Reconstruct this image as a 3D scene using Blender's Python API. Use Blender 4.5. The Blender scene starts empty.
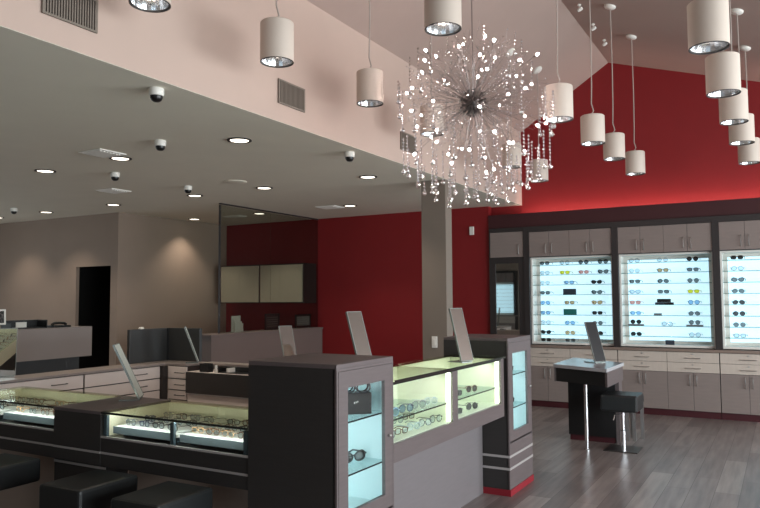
import bpy, bmesh, math, random
from mathutils import Vector, Matrix
random.seed(7)
S = bpy.context.scene
COL = S.collection
PI = math.pi

# ------------------------------------------------------------------ camera
cam_d = bpy.data.cameras.new('camera')
cam_d.sensor_fit = 'HORIZONTAL'; cam_d.sensor_width = 36.0
cam_d.lens = 704.0 / 760.0 * 36.0
cam_d.clip_start = 0.05; cam_d.clip_end = 200
cam = bpy.data.objects.new('camera', cam_d); COL.objects.link(cam)
yaw, pit, rol = (math.radians(v) for v in (29.85, 3.60, -0.36))
fw = Vector((-math.sin(yaw)*math.cos(pit), math.cos(yaw)*math.cos(pit), math.sin(pit)))
r0 = Vector((math.cos(yaw), math.sin(yaw), 0)); u0 = r0.cross(fw)
rr = r0*math.cos(rol) + u0*math.sin(rol); uu = u0*math.cos(rol) - r0*math.sin(rol)
M = Matrix((rr, uu, -fw)).transposed().to_4x4()
M.translation = Vector((0, 0, 1.55))
cam.matrix_world = M
S.camera = cam

# ------------------------------------------------------------------ world, light, exposure
w = bpy.data.worlds.new('sky'); S.world = w; w.use_nodes = True
bg = w.node_tree.nodes['Background']
bg.inputs[0].default_value = (0.72, 0.85, 1.0, 1); bg.inputs[1].default_value = 1.2

def area(name, loc, rot, sx, sy, power, color, parent=None, spread=PI):
    d = bpy.data.lights.new(name, 'AREA'); d.shape = 'RECTANGLE'; d.size = sx; d.size_y = sy
    d.energy = power; d.color = color; d.spread = spread
    o = bpy.data.objects.new(name, d); COL.objects.link(o)
    o.location = loc; o.rotation_euler = rot
    if parent: o.parent = parent; o.location = Vector(loc) - parent.location
    return o
# daylight coming through the storefront windows of the right-hand wall
area('window_daylight', (5.35, 4.2, 1.45), (0, PI/2, 0), 2.4, 10.5, 1150, (0.93, 0.96, 1.0))
# weaker fill added behind the camera, placed at an unseen shopfront
area('shopfront_fill', (0.6, -6.75, 1.45), (PI/2, 0, PI), 5.4, 2.3, 130, (0.93, 0.96, 1.0))

# fill added at made-up side windows far left, to lift the low ceiling
area('side_fill', (-13.25, 4.3, 1.45), (0, -PI/2, 0), 2.3, 3.2, 45, (0.95, 0.97, 1.0))

S.view_settings.view_transform = 'Standard'
S.view_settings.look = 'None'
S.view_settings.gamma = 1.0
S.view_settings.exposure = 0.0
S.view_settings.use_curve_mapping = False
DL_POWER = 48.0      # recessed downlights

# ------------------------------------------------------------------ materials
def lin(c):
    return tuple(((v/255)/12.92 if v/255 <= 0.04045 else ((v/255+0.055)/1.055)**2.4) for v in c) + (1.0,)
MATS = {}
def mat(name, rgb, rough=0.5, metal=0.0, grain=None, bump=0.0, spec=None, noise=0.06):
    m = bpy.data.materials.new(name); m.use_nodes = True
    nt = m.node_tree; b = nt.nodes['Principled BSDF']
    b.inputs['Base Color'].default_value = lin(rgb)
    b.inputs['Roughness'].default_value = rough; b.inputs['Metallic'].default_value = metal
    if spec is not None: b.inputs['Specular IOR Level'].default_value = spec
    tc = nt.nodes.new('ShaderNodeTexCoord'); mp = nt.nodes.new('ShaderNodeMapping')
    nz = nt.nodes.new('ShaderNodeTexNoise'); mx = nt.nodes.new('ShaderNodeMix'); mx.data_type = 'RGBA'
    nt.links.new(tc.outputs['Object'], mp.inputs[0]); nt.links.new(mp.outputs[0], nz.inputs['Vector'])
    if grain: mp.inputs['Scale'].default_value = grain
    nz.inputs['Scale'].default_value = 3.0; nz.inputs['Detail'].default_value = 4
    k = noise*1.0
    c = lin(rgb)
    mx.inputs['A'].default_value = tuple(max(0, v*(1-2*k)) for v in c[:3]) + (1,)
    mx.inputs['B'].default_value = tuple(min(1, v*(1+2*k)) for v in c[:3]) + (1,)
    nt.links.new(nz.outputs['Fac'], mx.inputs['Factor'])
    nt.links.new(mx.outputs['Result'], b.inputs['Base Color'])
    if bump:
        bp = nt.nodes.new('ShaderNodeBump'); bp.inputs['Strength'].default_value = bump; bp.inputs['Distance'].default_value = 0.003
        n2 = nt.nodes.new('ShaderNodeTexNoise'); n2.inputs['Scale'].default_value = 120
        nt.links.new(tc.outputs['Object'], n2.inputs['Vector'])
        nt.links.new(n2.outputs['Fac'], bp.inputs['Height']); nt.links.new(bp.outputs[0], b.inputs['Normal'])
    MATS[name] = m
    return m
def emit(name, rgb, strength):
    m = bpy.data.materials.new(name); m.use_nodes = True
    nt = m.node_tree; b = nt.nodes['Principled BSDF']
    b.inputs['Base Color'].default_value = lin(rgb)
    b.inputs['Emission Color'].default_value = lin(rgb); b.inputs['Emission Strength'].default_value = strength
    MATS[name] = m; return m
def glass(name, rgb, refl=0.08, rough=0.02, top=0.55):
    m = bpy.data.materials.new(name); m.use_nodes = True
    nt = m.node_tree; nt.nodes.clear()
    out = nt.nodes.new('ShaderNodeOutputMaterial'); mix = nt.nodes.new('ShaderNodeMixShader')
    tr = nt.nodes.new('ShaderNodeBsdfTransparent'); gl = nt.nodes.new('ShaderNodeBsdfGlossy')
    tr.inputs[0].default_value = lin(rgb); gl.inputs['Roughness'].default_value = rough
    lw = nt.nodes.new('ShaderNodeLayerWeight'); lw.inputs[0].default_value = 0.25
    mr = nt.nodes.new('ShaderNodeMapRange'); mr.inputs['To Min'].default_value = refl; mr.inputs['To Max'].default_value = top
    nt.links.new(lw.outputs['Facing'], mr.inputs['Value'])
    pw = nt.nodes.new('ShaderNodeMath'); pw.operation = 'POWER'; pw.inputs[1].default_value = 3.0
    nt.links.new(lw.outputs['Facing'], pw.inputs[0]); nt.links.new(pw.outputs[0], mr.inputs['Value'])
    nt.links.new(mr.outputs[0], mix.inputs[0]); nt.links.new(tr.outputs[0], mix.inputs[1]); nt.links.new(gl.outputs[0], mix.inputs[2])
    nt.links.new(mix.outputs[0], out.inputs[0])
    MATS[name] = m; return m

M_soffit = mat('beige_paint', (190, 167, 155), 0.75, noise=0.02)
M_ceil = mat('ceiling_paint', (224, 217, 202), 0.8, noise=0.02)
M_vault = mat('vault_paint', (166, 145, 136), 0.8, noise=0.02)
M_taupe_wall = mat('taupe_paint', (146, 128, 115), 0.75, noise=0.03)
M_red = mat('red_paint', (126, 16, 21), 0.6, noise=0.03)
M_column = mat('column_paint', (122, 111, 101), 0.7, noise=0.02)
M_lam = mat('dark_wood_laminate', (94, 84, 84), 0.45, grain=(2, 2, 30), noise=0.10)
M_lam_shade = mat('dark_shaded_laminate', (50, 47, 46), 0.45, grain=(2, 2, 30), noise=0.10)  # darker copy of the laminate, shade of the front faces put into its colour
M_lam_grey = mat('grey_laminate_panel', (112, 106, 108), 0.4, grain=(2, 2, 18), noise=0.05)
M_lam_taupe = mat('taupe_laminate', (128, 110, 100), 0.5, noise=0.05)
M_espresso = mat('espresso_frame', (46, 41, 41), 0.45, noise=0.06)
M_door = mat('taupe_cabinet_door', (132, 119, 114), 0.5, grain=(2, 2, 14), noise=0.05)
M_drawer = mat('cream_drawer_front', (192, 179, 168), 0.5, grain=(12, 2, 2), noise=0.04)
M_white_lam = mat('white_laminate', (226, 214, 208), 0.4, noise=0.02)
M_half = mat('mauve_laminate', (106, 92, 88), 0.5, noise=0.03)
M_recess = mat('light_taupe_laminate', (168, 150, 138), 0.5, noise=0.03)
M_vent = mat('vent_white', (246, 242, 236), 0.5, noise=0.0)
M_desk = mat('greige_laminate', (140, 130, 126), 0.45, noise=0.02)
M_toe = mat('dark_red_base', (64, 18, 25), 0.5, noise=0.04)
M_toe_bright = mat('red_base', (132, 24, 36), 0.5, noise=0.04)
M_steel = mat('brushed_steel', (190, 188, 186), 0.3, 1.0, noise=0.03)
M_backing = mat('pale_grey_backing', (186, 192, 184), 0.35, noise=0.02)
M_gun = mat('dark_steel', (110, 106, 104), 0.35, 1.0, noise=0.02)
M_chrome = mat('chrome', (225, 226, 230), 0.12, 1.0, noise=0.01)
M_wire = mat('silver_wire', (150, 140, 137), 0.3, 1.0, noise=0.01)
M_stripe = mat('silver_trim', (205, 200, 198), 0.4, 0.6, noise=0.02)
M_leather = mat('black_leather', (31, 33, 34), 0.42, bump=0.25, noise=0.05)
M_white = mat('white_plastic', (226, 222, 215), 0.45, noise=0.02)
M_lamp = mat('cream_lamp_shell', (204, 190, 178), 0.55, noise=0.02)
M_cord = mat('grey_cord', (170, 158, 150), 0.6, noise=0.02)
M_black = mat('black_plastic', (20, 20, 21), 0.35, noise=0.05)
M_dkgrey = mat('dark_grey_panel', (56, 57, 58), 0.42, noise=0.04)
M_red_shade = mat('shaded_red_paint', (58, 17, 22), 0.6, noise=0.03)  # the red paint darkened: the fascia's shade is in the colour
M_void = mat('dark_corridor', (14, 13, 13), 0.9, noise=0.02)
M_cream = mat('cream_lining', (232, 228, 202), 0.6, noise=0.02)
M_pale = mat('pale_green_lining', (230, 234, 214), 0.6, noise=0.02)
M_blue = mat('pale_blue_lining', (222, 236, 238), 0.6, noise=0.02)
M_tray = mat('white_tray', (226, 230, 228), 0.5, noise=0.02)
M_tray_lip = mat('pale_blue_tray_lip', (140, 156, 162), 0.4, noise=0.02)
M_acrylic = mat('smoked_acrylic', (70, 84, 92), 0.2, noise=0.03)
M_edge = mat('dark_glass_edge', (22, 34, 32), 0.2, noise=0.03)
M_green_edge = mat('green_glass_edge', (70, 112, 104), 0.25, noise=0.03)
M_mirror = mat('mirror_glass', (205, 210, 208), 0.02, 1.0, noise=0.0)
M_mback = mat('mirror_back', (36, 38, 40), 0.35, noise=0.03)
M_mirrim = mat('mirror_rim', (150, 156, 152), 0.25, 0.3, noise=0.02)
M_screen = mat('black_screen', (18, 20, 22), 0.15, noise=0.02)
M_paper = mat('white_paper', (226, 222, 214), 0.8, noise=0.02)
M_table = mat('pale_grey_table_top', (176, 176, 180), 0.22, noise=0.03)
M_grille_back = mat('duct_dark', (88, 78, 74), 0.8, noise=0.02)
M_reflector = mat('lamp_reflector', (230, 232, 235), 0.18, 0.9, noise=0.01)
M_teal = mat('teal_card', (24, 110, 104), 0.6, noise=0.03)
M_slate = mat('slate_card', (44, 54, 66), 0.5, noise=0.03)
M_ivory = mat('ivory_cabinet_door', (196, 188, 172), 0.5, noise=0.03)
G_pane = glass('clear_glass', (248, 251, 250), 0.04)
G_top = glass('green_tinted_glass', (240, 242, 232), 0.07, top=0.30)
G_shelf = glass('shelf_glass', (238, 247, 247), 0.05)
G_part = glass('partition_glass', (225, 228, 224), 0.05)
E_panel = emit('light_panel_glow', (190, 226, 240), 1.12)
E_led = emit('led_strip_glow', (244, 255, 226), 4.0)
E_led2 = emit('cool_led_glow', (214, 244, 255), 3.0)
E_down = emit('downlight_lens', (255, 244, 226), 3.2)
E_bulb = emit('halogen_bulb', (255, 232, 226), 120.0)
E_pbulb = emit('pendant_lamp_bulb', (255, 240, 224), 7.0)
E_cove_fill = emit('cove_fill_glow', (255, 214, 200), 38.0)

def crystal():
    m = bpy.data.materials.new('crystal'); m.use_nodes = True
    nt = m.node_tree; nt.nodes.clear()
    out = nt.nodes.new('ShaderNodeOutputMaterial'); mix = nt.nodes.new('ShaderNodeMixShader')
    tr = nt.nodes.new('ShaderNodeBsdfTransparent'); gl = nt.nodes.new('ShaderNodeBsdfGlossy')
    tr.inputs[0].default_value = (0.92, 0.9, 0.9, 1); gl.inputs['Roughness'].default_value = 0.12
    gl.inputs['Color'].default_value = (1, 0.97, 0.96, 1)
    mix.inputs[0].default_value = 0.6
    nt.links.new(tr.outputs[0], mix.inputs[1]); nt.links.new(gl.outputs[0], mix.inputs[2]); nt.links.new(mix.outputs[0], out.inputs[0])
    return m
M_crystal = crystal()

def floor_mat():
    m = bpy.data.materials.new('wood_plank_floor'); m.use_nodes = True
    nt = m.node_tree; b = nt.nodes['Principled BSDF']; N = nt.nodes.new; L = nt.links.new
    tc = N('ShaderNodeTexCoord'); mp = N('ShaderNodeMapping'); mp.inputs['Rotation'].default_value = (0, 0, PI/2)
    L(tc.outputs['Object'], mp.inputs[0])
    br = N('ShaderNodeTexBrick'); br.offset = 0.37; br.inputs['Scale'].default_value = 1.0
    br.inputs['Brick Width'].default_value = 1.25; br.inputs['Row Height'].default_value = 0.18
    br.inputs['Mortar Size'].default_value = 0.0018; br.inputs['Mortar Smooth'].default_value = 0.2
    br.inputs['Color1'].default_value = (0.0, 0, 0, 1); br.inputs['Color2'].default_value = (1, 1, 1, 1); br.inputs['Mortar'].default_value = (0.1, 0.1, 0.1, 1)
    L(mp.outputs[0], br.inputs['Vector'])
    ramp = N('ShaderNodeValToRGB'); e = ramp.color_ramp.elements
    e[0].position = 0.0; e[0].color = lin((116, 106, 103)); e[1].position = 1.0; e[1].color = lin((152, 142, 138))
    e2 = ramp.color_ramp.elements.new(0.5); e2.color = lin((136, 125, 122))
    L(br.outputs['Color'], ramp.inputs[0])
    mg = N('ShaderNodeMapping'); mg.inputs['Scale'].default_value = (9, 0.8, 1); L(tc.outputs['Object'], mg.inputs[0])
    nz = N('ShaderNodeTexNoise'); nz.inputs['Scale'].default_value = 2.2; nz.inputs['Detail'].default_value = 7; L(mg.outputs[0], nz.inputs['Vector'])
    mr = N('ShaderNodeMapRange'); mr.inputs['From Min'].default_value = 0.3; mr.inputs['From Max'].default_value = 0.7
    mr.inputs['To Min'].default_value = 0.72; mr.inputs['To Max'].default_value = 1.22; L(nz.outputs['Fac'], mr.inputs[0])
    mul = N('ShaderNodeMix'); mul.data_type = 'RGBA'; mul.blend_type = 'MULTIPLY'; mul.inputs['Factor'].default_value = 1
    L(ramp.outputs[0], mul.inputs['A']); L(mr.outputs[0], mul.inputs['B'])
    mm = N('ShaderNodeMix'); mm.data_type = 'RGBA'; L(br.outputs['Fac'], mm.inputs['Factor'])
    L(mul.outputs['Result'], mm.inputs['A']); mm.inputs['B'].default_value = lin((70, 62, 60))
    L(mm.outputs['Result'], b.inputs['Base Color'])
    b.inputs['Roughness'].default_value = 0.36
    bp = N('ShaderNodeBump'); bp.inputs['Strength'].default_value = 0.15; bp.inputs['Distance'].default_value = 0.002
    L(nz.outputs['Fac'], bp.inputs['Height']); L(bp.outputs[0], b.inputs['Normal'])
    return m
M_floor = floor_mat()

# ------------------------------------------------------------------ mesh helpers
class MB:
    def __init__(self): self.bm = bmesh.new()
    def box(self, x0, x1, y0, y1, z0, z1):
        v = [self.bm.verts.new((x, y, z)) for z in (z0, z1) for y in (y0, y1) for x in (x0, x1)]
        for f in ((0, 2, 3, 1), (4, 5, 7, 6), (0, 1, 5, 4), (2, 6, 7, 3), (0, 4, 6, 2), (1, 3, 7, 5)):
            self.bm.faces.new([v[i] for i in f])
        return self
    def frame_x(self, xa, xb, y0, y1, z0, z1, t, tb=None):      # rectangular ring lying in a plane of constant x
        tb = tb if tb is not None else t
        self.box(xa, xb, y0, y0+t, z0, z1); self.box(xa, xb, y1-t, y1, z0, z1)
        self.box(xa, xb, y0+t, y1-t, z0, z0+tb); self.box(xa, xb, y0+t, y1-t, z1-t, z1); return self
    def frame_y(self, ya, yb, x0, x1, z0, z1, t, tb=None):
        tb = tb if tb is not None else t
        self.box(x0, x0+t, ya, yb, z0, z1); self.box(x1-t, x1, ya, yb, z0, z1)
        self.box(x0+t, x1-t, ya, yb, z0, z0+tb); self.box(x0+t, x1-t, ya, yb, z1-t, z1); return self
    def prism(self, pts, z0, z1):
        lo = [self.bm.verts.new((x, y, z0)) for x, y in pts]; hi = [self.bm.verts.new((x, y, z1)) for x, y in pts]
        n = len(pts)
        self.bm.faces.new(lo[::-1]); self.bm.faces.new(hi)
        for i in range(n): self.bm.faces.new((lo[i], lo[(i+1) % n], hi[(i+1) % n], hi[i]))
        return self
    def lathe(self, prof, c=(0, 0, 0), seg=24, cap=True):       # prof: (r, z)
        rings = []
        for r, z in prof:
            rings.append([self.bm.verts.new((c[0]+r*math.cos(2*PI*i/seg), c[1]+r*math.sin(2*PI*i/seg), c[2]+z)) for i in range(seg)])
        for a, b in zip(rings, rings[1:]):
            for i in range(seg): self.bm.faces.new((a[i], a[(i+1) % seg], b[(i+1) % seg], b[i]))
        if cap:
            self.bm.faces.new(rings[0][::-1]); self.bm.faces.new(rings[-1])
        return self
    def tube(self, pts, r, seg=6, closed=False):
        pts = [Vector(p) for p in pts]; n = len(pts); rings = []
        rs = r if isinstance(r, (list, tuple)) else [r]*n
        ref = None
        for i, p in enumerate(pts):
            if closed: t = pts[(i+1) % n] - pts[i-1]
            else: t = pts[min(i+1, n-1)] - pts[max(i-1, 0)]
            t.normalize()
            if ref is None: ref = Vector((0, 0, 1)) if abs(t.z) < 0.9 else Vector((1, 0, 0))
            a = t.cross(ref)
            if a.length < 1e-4: a = t.orthogonal()
            a.normalize(); b = t.cross(a); ref = -b if b.dot(ref) < 0 else b
            rings.append([self.bm.verts.new(p + (a*math.cos(2*PI*k/seg) + b*math.sin(2*PI*k/seg))*rs[i]) for k in range(seg)])
        pairs = list(zip(rings, rings[1:])) + ([(rings[-1], rings[0])] if closed else [])
        for A, B in pairs:
            for k in range(seg): self.bm.faces.new((A[k], A[(k+1) % seg], B[(k+1) % seg], B[k]))
        if not closed:
            self.bm.faces.new(rings[0][::-1]); self.bm.faces.new(rings[-1])
        return self
    def ball(self, c, r, sub=1, sc=(1, 1, 1)):
        bmesh.ops.create_icosphere(self.bm, subdivisions=sub, radius=r, matrix=Matrix.Translation(c) @ Matrix.Diagonal((*sc, 1)))
        return self
    def face(self, pts):
        self.bm.faces.new([self.bm.verts.new(p) for p in pts]); return self
    def xf(self, m):
        bmesh.ops.transform(self.bm, matrix=m, verts=self.bm.verts); return self
def wpos(o):
    p = Vector((0, 0, 0))
    while o: p += o.location; o = o.parent
    return p
def obj(name, mb, material, parent=None, loc=None, bevel=0.0, smooth=False, local=False):
    """one mesh object; coordinates are world unless local"""
    base = wpos(parent) if parent else Vector((0, 0, 0))
    loc = Vector(loc) if loc is not None else (Vector((0, 0, 0)) if parent or local else Vector((0, 0, 0)))
    if not local:
        off = base + loc
        for v in mb.bm.verts: v.co -= off
    bmesh.ops.recalc_face_normals(mb.bm, faces=mb.bm.faces)
    me = bpy.data.meshes.new(name); mb.bm.to_mesh(me); mb.bm.free()
    if smooth:
        for p in me.polygons: p.use_smooth = True
        try: me.set_sharp_from_angle(angle=math.radians(40))
        except Exception: pass
    me.materials.append(material)
    o = bpy.data.objects.new(name, me); COL.objects.link(o)
    o.location = loc
    if parent: o.parent = parent
    if bevel:
        b = o.modifiers.new('bevel', 'BEVEL'); b.width = bevel; b.segments = 2; b.limit_method = 'ANGLE'
    return o
def tag(o, label, cat, group=None):
    o['label'] = label; o['category'] = cat
    if group: o['group'] = group
    return o
def thing(name, label, cat, loc, rz=0.0, group=None):
    o = bpy.data.objects.new(name, None); COL.objects.link(o); o.empty_display_size = 0.1
    o.location = loc; o.rotation_euler = (0, 0, rz)
    return tag(o, label, cat, group)
def struct(name, mb, material, bevel=0.0, parent=None):
    o = obj(name, mb, material, parent, bevel=bevel)
    if not parent: o['kind'] = 'structure'
    return o
def dup(root, loc, rz=None, label=None, group=None):
    def rec(o, par):
        c = o.copy(); COL.objects.link(c)
        if par: c.parent = par
        for ch in list(o.children): rec(ch, c)
        return c
    r = rec(root, None); r.location = loc
    if rz is not None: r.rotation_euler = (0, 0, rz)
    if label: r['label'] = label
    if group: r['group'] = group
    return r
def B(*a): return MB().box(*a)
ORD = ['first', 'second', 'third', 'fourth', 'fifth', 'sixth', 'seventh', 'eighth', 'ninth', 'tenth']

# ================================================================== ROOM SHELL
YG = 10.20; ZC = 2.92; XS = -3.35; YB = 10.32; RX, RZ = -2.05, 4.86
KL, KR = (4.86-4.02)/1.30, 0.31
XR = 5.0; YF = -6.5; XL = -13.0
struct('floor', B(XL, XR, YF, YB+0.2, -0.1, 0), M_floor)
struct('ceiling', B(XL, XS-0.121, YF, YG-0.002, ZC, ZC+0.12).box(XS-0.121, XS-0.0005, YF, YG-0.002, ZC, ZC+0.003), M_ceil)
# soffit wall over the low ceiling's edge
struct('wall_soffit', B(XS-0.12, XS, YF, YG-0.002, ZC+0.0035, RZ-KL*(RX-XS)+0.02), M_soffit)
# vaulted ceiling: two slopes meeting at a ridge
zl = RZ - KL*(RX-XS); zr = RZ - KR*(XR-RX)
mb = MB()
def slab(mb, xa, za, xb, zb, t=0.12):
    v = [mb.bm.verts.new(p) for p in ((xa, YF, za), (xb, YF, zb), (xb, YB, zb), (xa, YB, za), (xa, YF, za+t), (xb, YF, zb+t), (xb, YB, zb+t), (xa, YB, za+t))]
    for f in ((0, 1, 2, 3), (7, 6, 5, 4), (0, 4, 5, 1), (1, 5, 6, 2), (2, 6, 7, 3), (3, 7, 4, 0)): mb.bm.faces.new([v[i] for i in f])
slab(mb, XS-0.12, zl-KL*0.12, RX, RZ); slab(mb, RX, RZ, XR+0.1, zr-KR*0.1)
struct('ceiling_vault', mb, M_vault)
# gable wall above the display cabinets, standing back from the fascia so that an added cove light can wash it
YG = 10.10
def gable(mb, y0, y1, z0):
    pts = [(XS, z0), (XR, z0), (XR, zr), (RX, RZ), (XS, zl)]
    a = [mb.bm.verts.new((x, y0, z)) for x, z in pts]; b = [mb.bm.verts.new((x, y1, z)) for x, z in pts]
    mb.bm.faces.new(a[::-1]); mb.bm.faces.new(b)
    n = len(pts)
    for i in range(n): mb.bm.faces.new((a[i], a[(i+1) % n], b[(i+1) % n], b[i]))
mb = MB(); gable(mb, YG, YG+0.15, 2.70); struct('wall_gable', mb, M_red)
mb = MB(); mb.box(-3.80, XR, 9.91, YG-0.01, 2.575, 2.72); mb.box(-3.80, XR, 9.91, 9.935, 2.72, 2.775); mb.box(-3.813, -3.80, 9.91, YG-0.01, 2.575, 2.775)
struct('trim_1', mb, M_red_shade)                     # fascia over the display cabinets, its shade put into the red
struct('wall_back', B(-3.80, XR, YB, YB+0.15, 0, 2.70), M_red)
struct('wall_red', B(-8.995, -3.815, 9.93, 10.05, 0, ZC-0.001), M_red)
struct('trim_4', B(-3.98, XS-0.001, YG, YG+0.15, 2.70, ZC+0.10), M_red)
struct('trim_2', B(-3.90, -3.815, 9.93+0.12, YB+0.15, 0, 2.70), M_red)
# far-left block: wall with the door, convex corner, then a wall running to the back
mb = MB()
mb.box(XL, -9.99, 7.47, 7.53, 0, ZC); mb.box(-9.16, -9.0, 7.47, 7.62, 0, ZC); mb.box(-9.99, -9.16, 7.47, 7.53, 2.09, ZC)
struct('wall_left_front', mb, M_taupe_wall)
struct('wall_left_side', B(-9.12, -9.0, 7.62, 10.05, 0, ZC), M_taupe_wall)
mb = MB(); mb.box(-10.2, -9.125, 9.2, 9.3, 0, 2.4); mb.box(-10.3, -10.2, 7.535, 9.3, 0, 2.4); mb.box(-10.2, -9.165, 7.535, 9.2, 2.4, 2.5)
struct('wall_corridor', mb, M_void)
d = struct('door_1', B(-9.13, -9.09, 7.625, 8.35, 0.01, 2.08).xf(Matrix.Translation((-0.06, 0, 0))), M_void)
# outer walls out of the picture: left, front, and the glazed right-hand wall
mb = MB(); mb.box(XL-0.15, XL, YF, 7.62, 2.62, ZC); mb.box(XL-0.15, XL, YF, 7.62, 0, 0.2); mb.box(XL-0.15, XL, YF, 2.6, 0.2, 2.62); mb.box(XL-0.15, XL, 6.0, 7.62, 0.2, 2.62)
struct('wall_left', mb, M_taupe_wall)
for k, y in enumerate((2.6, 4.3)):  # unseen windows added to go with the ceiling fill
    wn = obj('window_%d' % (k+8), MB().frame_x(XL-0.10, XL-0.03, y, y+1.7, 0.2, 2.62, 0.05), M_espresso); wn['kind'] = 'structure'
    obj('pane', B(XL-0.07, XL-0.06, y+0.05, y+1.65, 0.25, 2.57), G_pane, wn)
mb = MB(); mb.box(XL, -2.2, YF-0.15, YF, 0, 5.0); mb.box(3.4, XR, YF-0.15, YF, 0, 5.0); mb.box(-2.2, 3.4, YF-0.15, YF, 2.62, 5.0); mb.box(-2.2, 3.4, YF-0.15, YF, 0, 0.2)
struct('wall_front', mb, M_taupe_wall)
for k, x in enumerate((-2.2, 0.6)):  # unseen windows added to go with the fill behind the camera
    wn = obj('window_%d' % (k+6), MB().frame_y(YF-0.10, YF-0.03, x, x+2.8, 0.2, 2.62, 0.05), M_espresso); wn['kind'] = 'structure'
    obj('pane', B(x+0.05, x+2.75, YF-0.07, YF-0.06, 0.25, 2.57), G_pane, wn)
mb = MB(); mb.box(XR, XR+0.15, YF, YB+0.15, 0, 0.2); mb.box(XR, XR+0.15, YF, YB+0.15, 2.62, 3.2)
for y0, y1 in ((YF, -1.0), (9.4, YB+0.15)): mb.box(XR, XR+0.15, y0, y1, 0.2, 2.62)
struct('wall_right', mb, M_soffit)
for k, y in enumerate((-1.0, 1.6, 4.2, 6.8)):
    wn = obj('window_%d' % (k+1), MB().frame_x(XR+0.03, XR+0.10, y, y+2.6, 0.2, 2.62, 0.05), M_espresso); wn['kind'] = 'structure'
    obj('pane', B(XR+0.06, XR+0.07, y+0.05, y+2.55, 0.25, 2.57), G_pane, wn)
# column carrying the soffit
struct('column', B(-3.66, -3.352, 7.36, 7.53, 0, ZC-0.001), M_column)
struct('baseboard_back', B(-6.80, -3.82, 9.915, 9.93, 0, 0.1), M_toe)

# glass partition standing on a half wall
pt = obj('window_5', MB().box(-6.945, -6.915, 7.50, 9.93, ZC-0.02, ZC-0.001).box(-6.945, -6.915, 7.50, 7.515, 1.07, ZC-0.03), M_espresso); pt['kind'] = 'structure'
obj('pane', B(-6.935, -6.925, 7.515, 8.645, 1.07, ZC-0.03), G_part, pt)
obj('pane', B(-6.935, -6.925, 8.652, 9.93, 1.07, ZC-0.03), G_part, pt)
hw = thing('half_wall_counter', 'taupe half-height counter wall under the glass partition', 'counter', (-6.98, 8.6, 0))
obj('body', B(-7.13, -6.83, 7.25, 9.92, 0, 1.04), M_half, hw)
obj('cap', B(-7.15, -6.815, 7.23, 9.925, 1.04, 1.068), M_half, hw, bevel=0.003)

# ================================================================== TALL ISLAND CABINETS
def tall_cabinet(loc, label):
    x1, y0 = loc; x0 = x1-0.556; y1 = y0+0.572; H = 1.226
    t = thing('tall_display_cabinet', label, 'cabinet', ((x0+x1)/2, (y0+y1)/2, 0))
    obj('front_panel', B(x0, x1-0.012, y0, y0+0.02, 0.05, H-0.022), M_lam_shade, t)
    obj('rear_panel', B(x0, x1-0.02, y1-0.02, y1, 0.05, H-0.022), M_lam_shade, t)
    obj('back_panel', B(x0, x0+0.02, y0+0.02, y1-0.02, 0.05, H-0.022), M_lam_shade, t)
    obj('cabinet_top', B(x0, x1, y0, y1, H-0.022, H), M_lam, t, bevel=0.002)
    obj('lower_panel', B(x1-0.02, x1, y0, y1, 0.05, 0.40), M_lam, t)
    dr = obj('door', MB().frame_x(x1-0.02, x1, y0+0.018, y1-0.012, 0.404, 1.188, 0.085), M_lam, t)
    mbx = MB().frame_x(x1-0.02, x1, y0, y1, 0.40, H-0.022, 0.014); obj('door_surround', mbx, M_lam, t)
    obj('door_glass', B(x1-0.014, x1-0.008, y0+0.10, y1-0.095, 0.487, 1.105), G_pane, dr)
    obj('knob', MB().lathe([(0.004, 0), (0.008, 0.006), (0.009, 0.014), (0.005, 0.018)], seg=12).xf(Matrix.Translation((x1, y1-0.055, 0.80)) @ Matrix.Rotation(PI/2, 4, 'Y')), M_steel, dr, smooth=True)
    mbl = MB().box(x0+0.021, x0+0.03, y0+0.022, y1-0.022, 0.42, 1.19).box(x0+0.03, x1-0.03, y0+0.022, y0+0.03, 0.42, 1.19).box(x0+0.03, x1-0.03, y1-0.03, y1-0.022, 0.42, 1.19)
    mbl.box(x0+0.03, x1-0.03, y0+0.03, y1-0.03, 0.42, 0.43).box(x0+0.03, x1-0.03, y0+0.03, y1-0.03, 1.18, 1.19)
    obj('lining', mbl, M_blue, t)
    for z in (0.66, 0.925):
        s = obj('shelf', B(x0+0.035, x1-0.035, y0+0.032, y1-0.032, z-0.008, z), G_shelf, t)
        obj('shelf_edge', B(x1-0.034, x1-0.031, y0+0.032, y1-0.032, z-0.008, z), M_edge, s)
    for z in (0.303, 0.209):
        obj('silver_strip', MB().box(x0, x1+0.004, y0-0.004, y0, z-0.009, z+0.009).box(x1, x1+0.004, y0, y1, z-0.009, z+0.009), M_stripe, t)
    obj('toe_kick', B(x0-0.003, x1+0.006, y0-0.006, y1, 0.0, 0.05), M_toe_bright, t)
    obj('led_strip', B(x1-0.035, x1-0.024, y0+0.034, y0+0.046, 0.44, 1.17), E_led2, t)
    area('case_light', (x1-0.05, y0+0.06, 0.80), (0, PI/2, -0.75), 0.7, 0.03, 3.0, (0.84, 0.97, 1.0), t)
    return t
tall_cabinet((-1.914, 2.902), 'near dark wood tall cabinet with glass door, holding a black bag')
tall_cabinet((-1.914, 5.354), 'far dark tall cabinet with silver stripes and red base, beside the small table')

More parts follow.
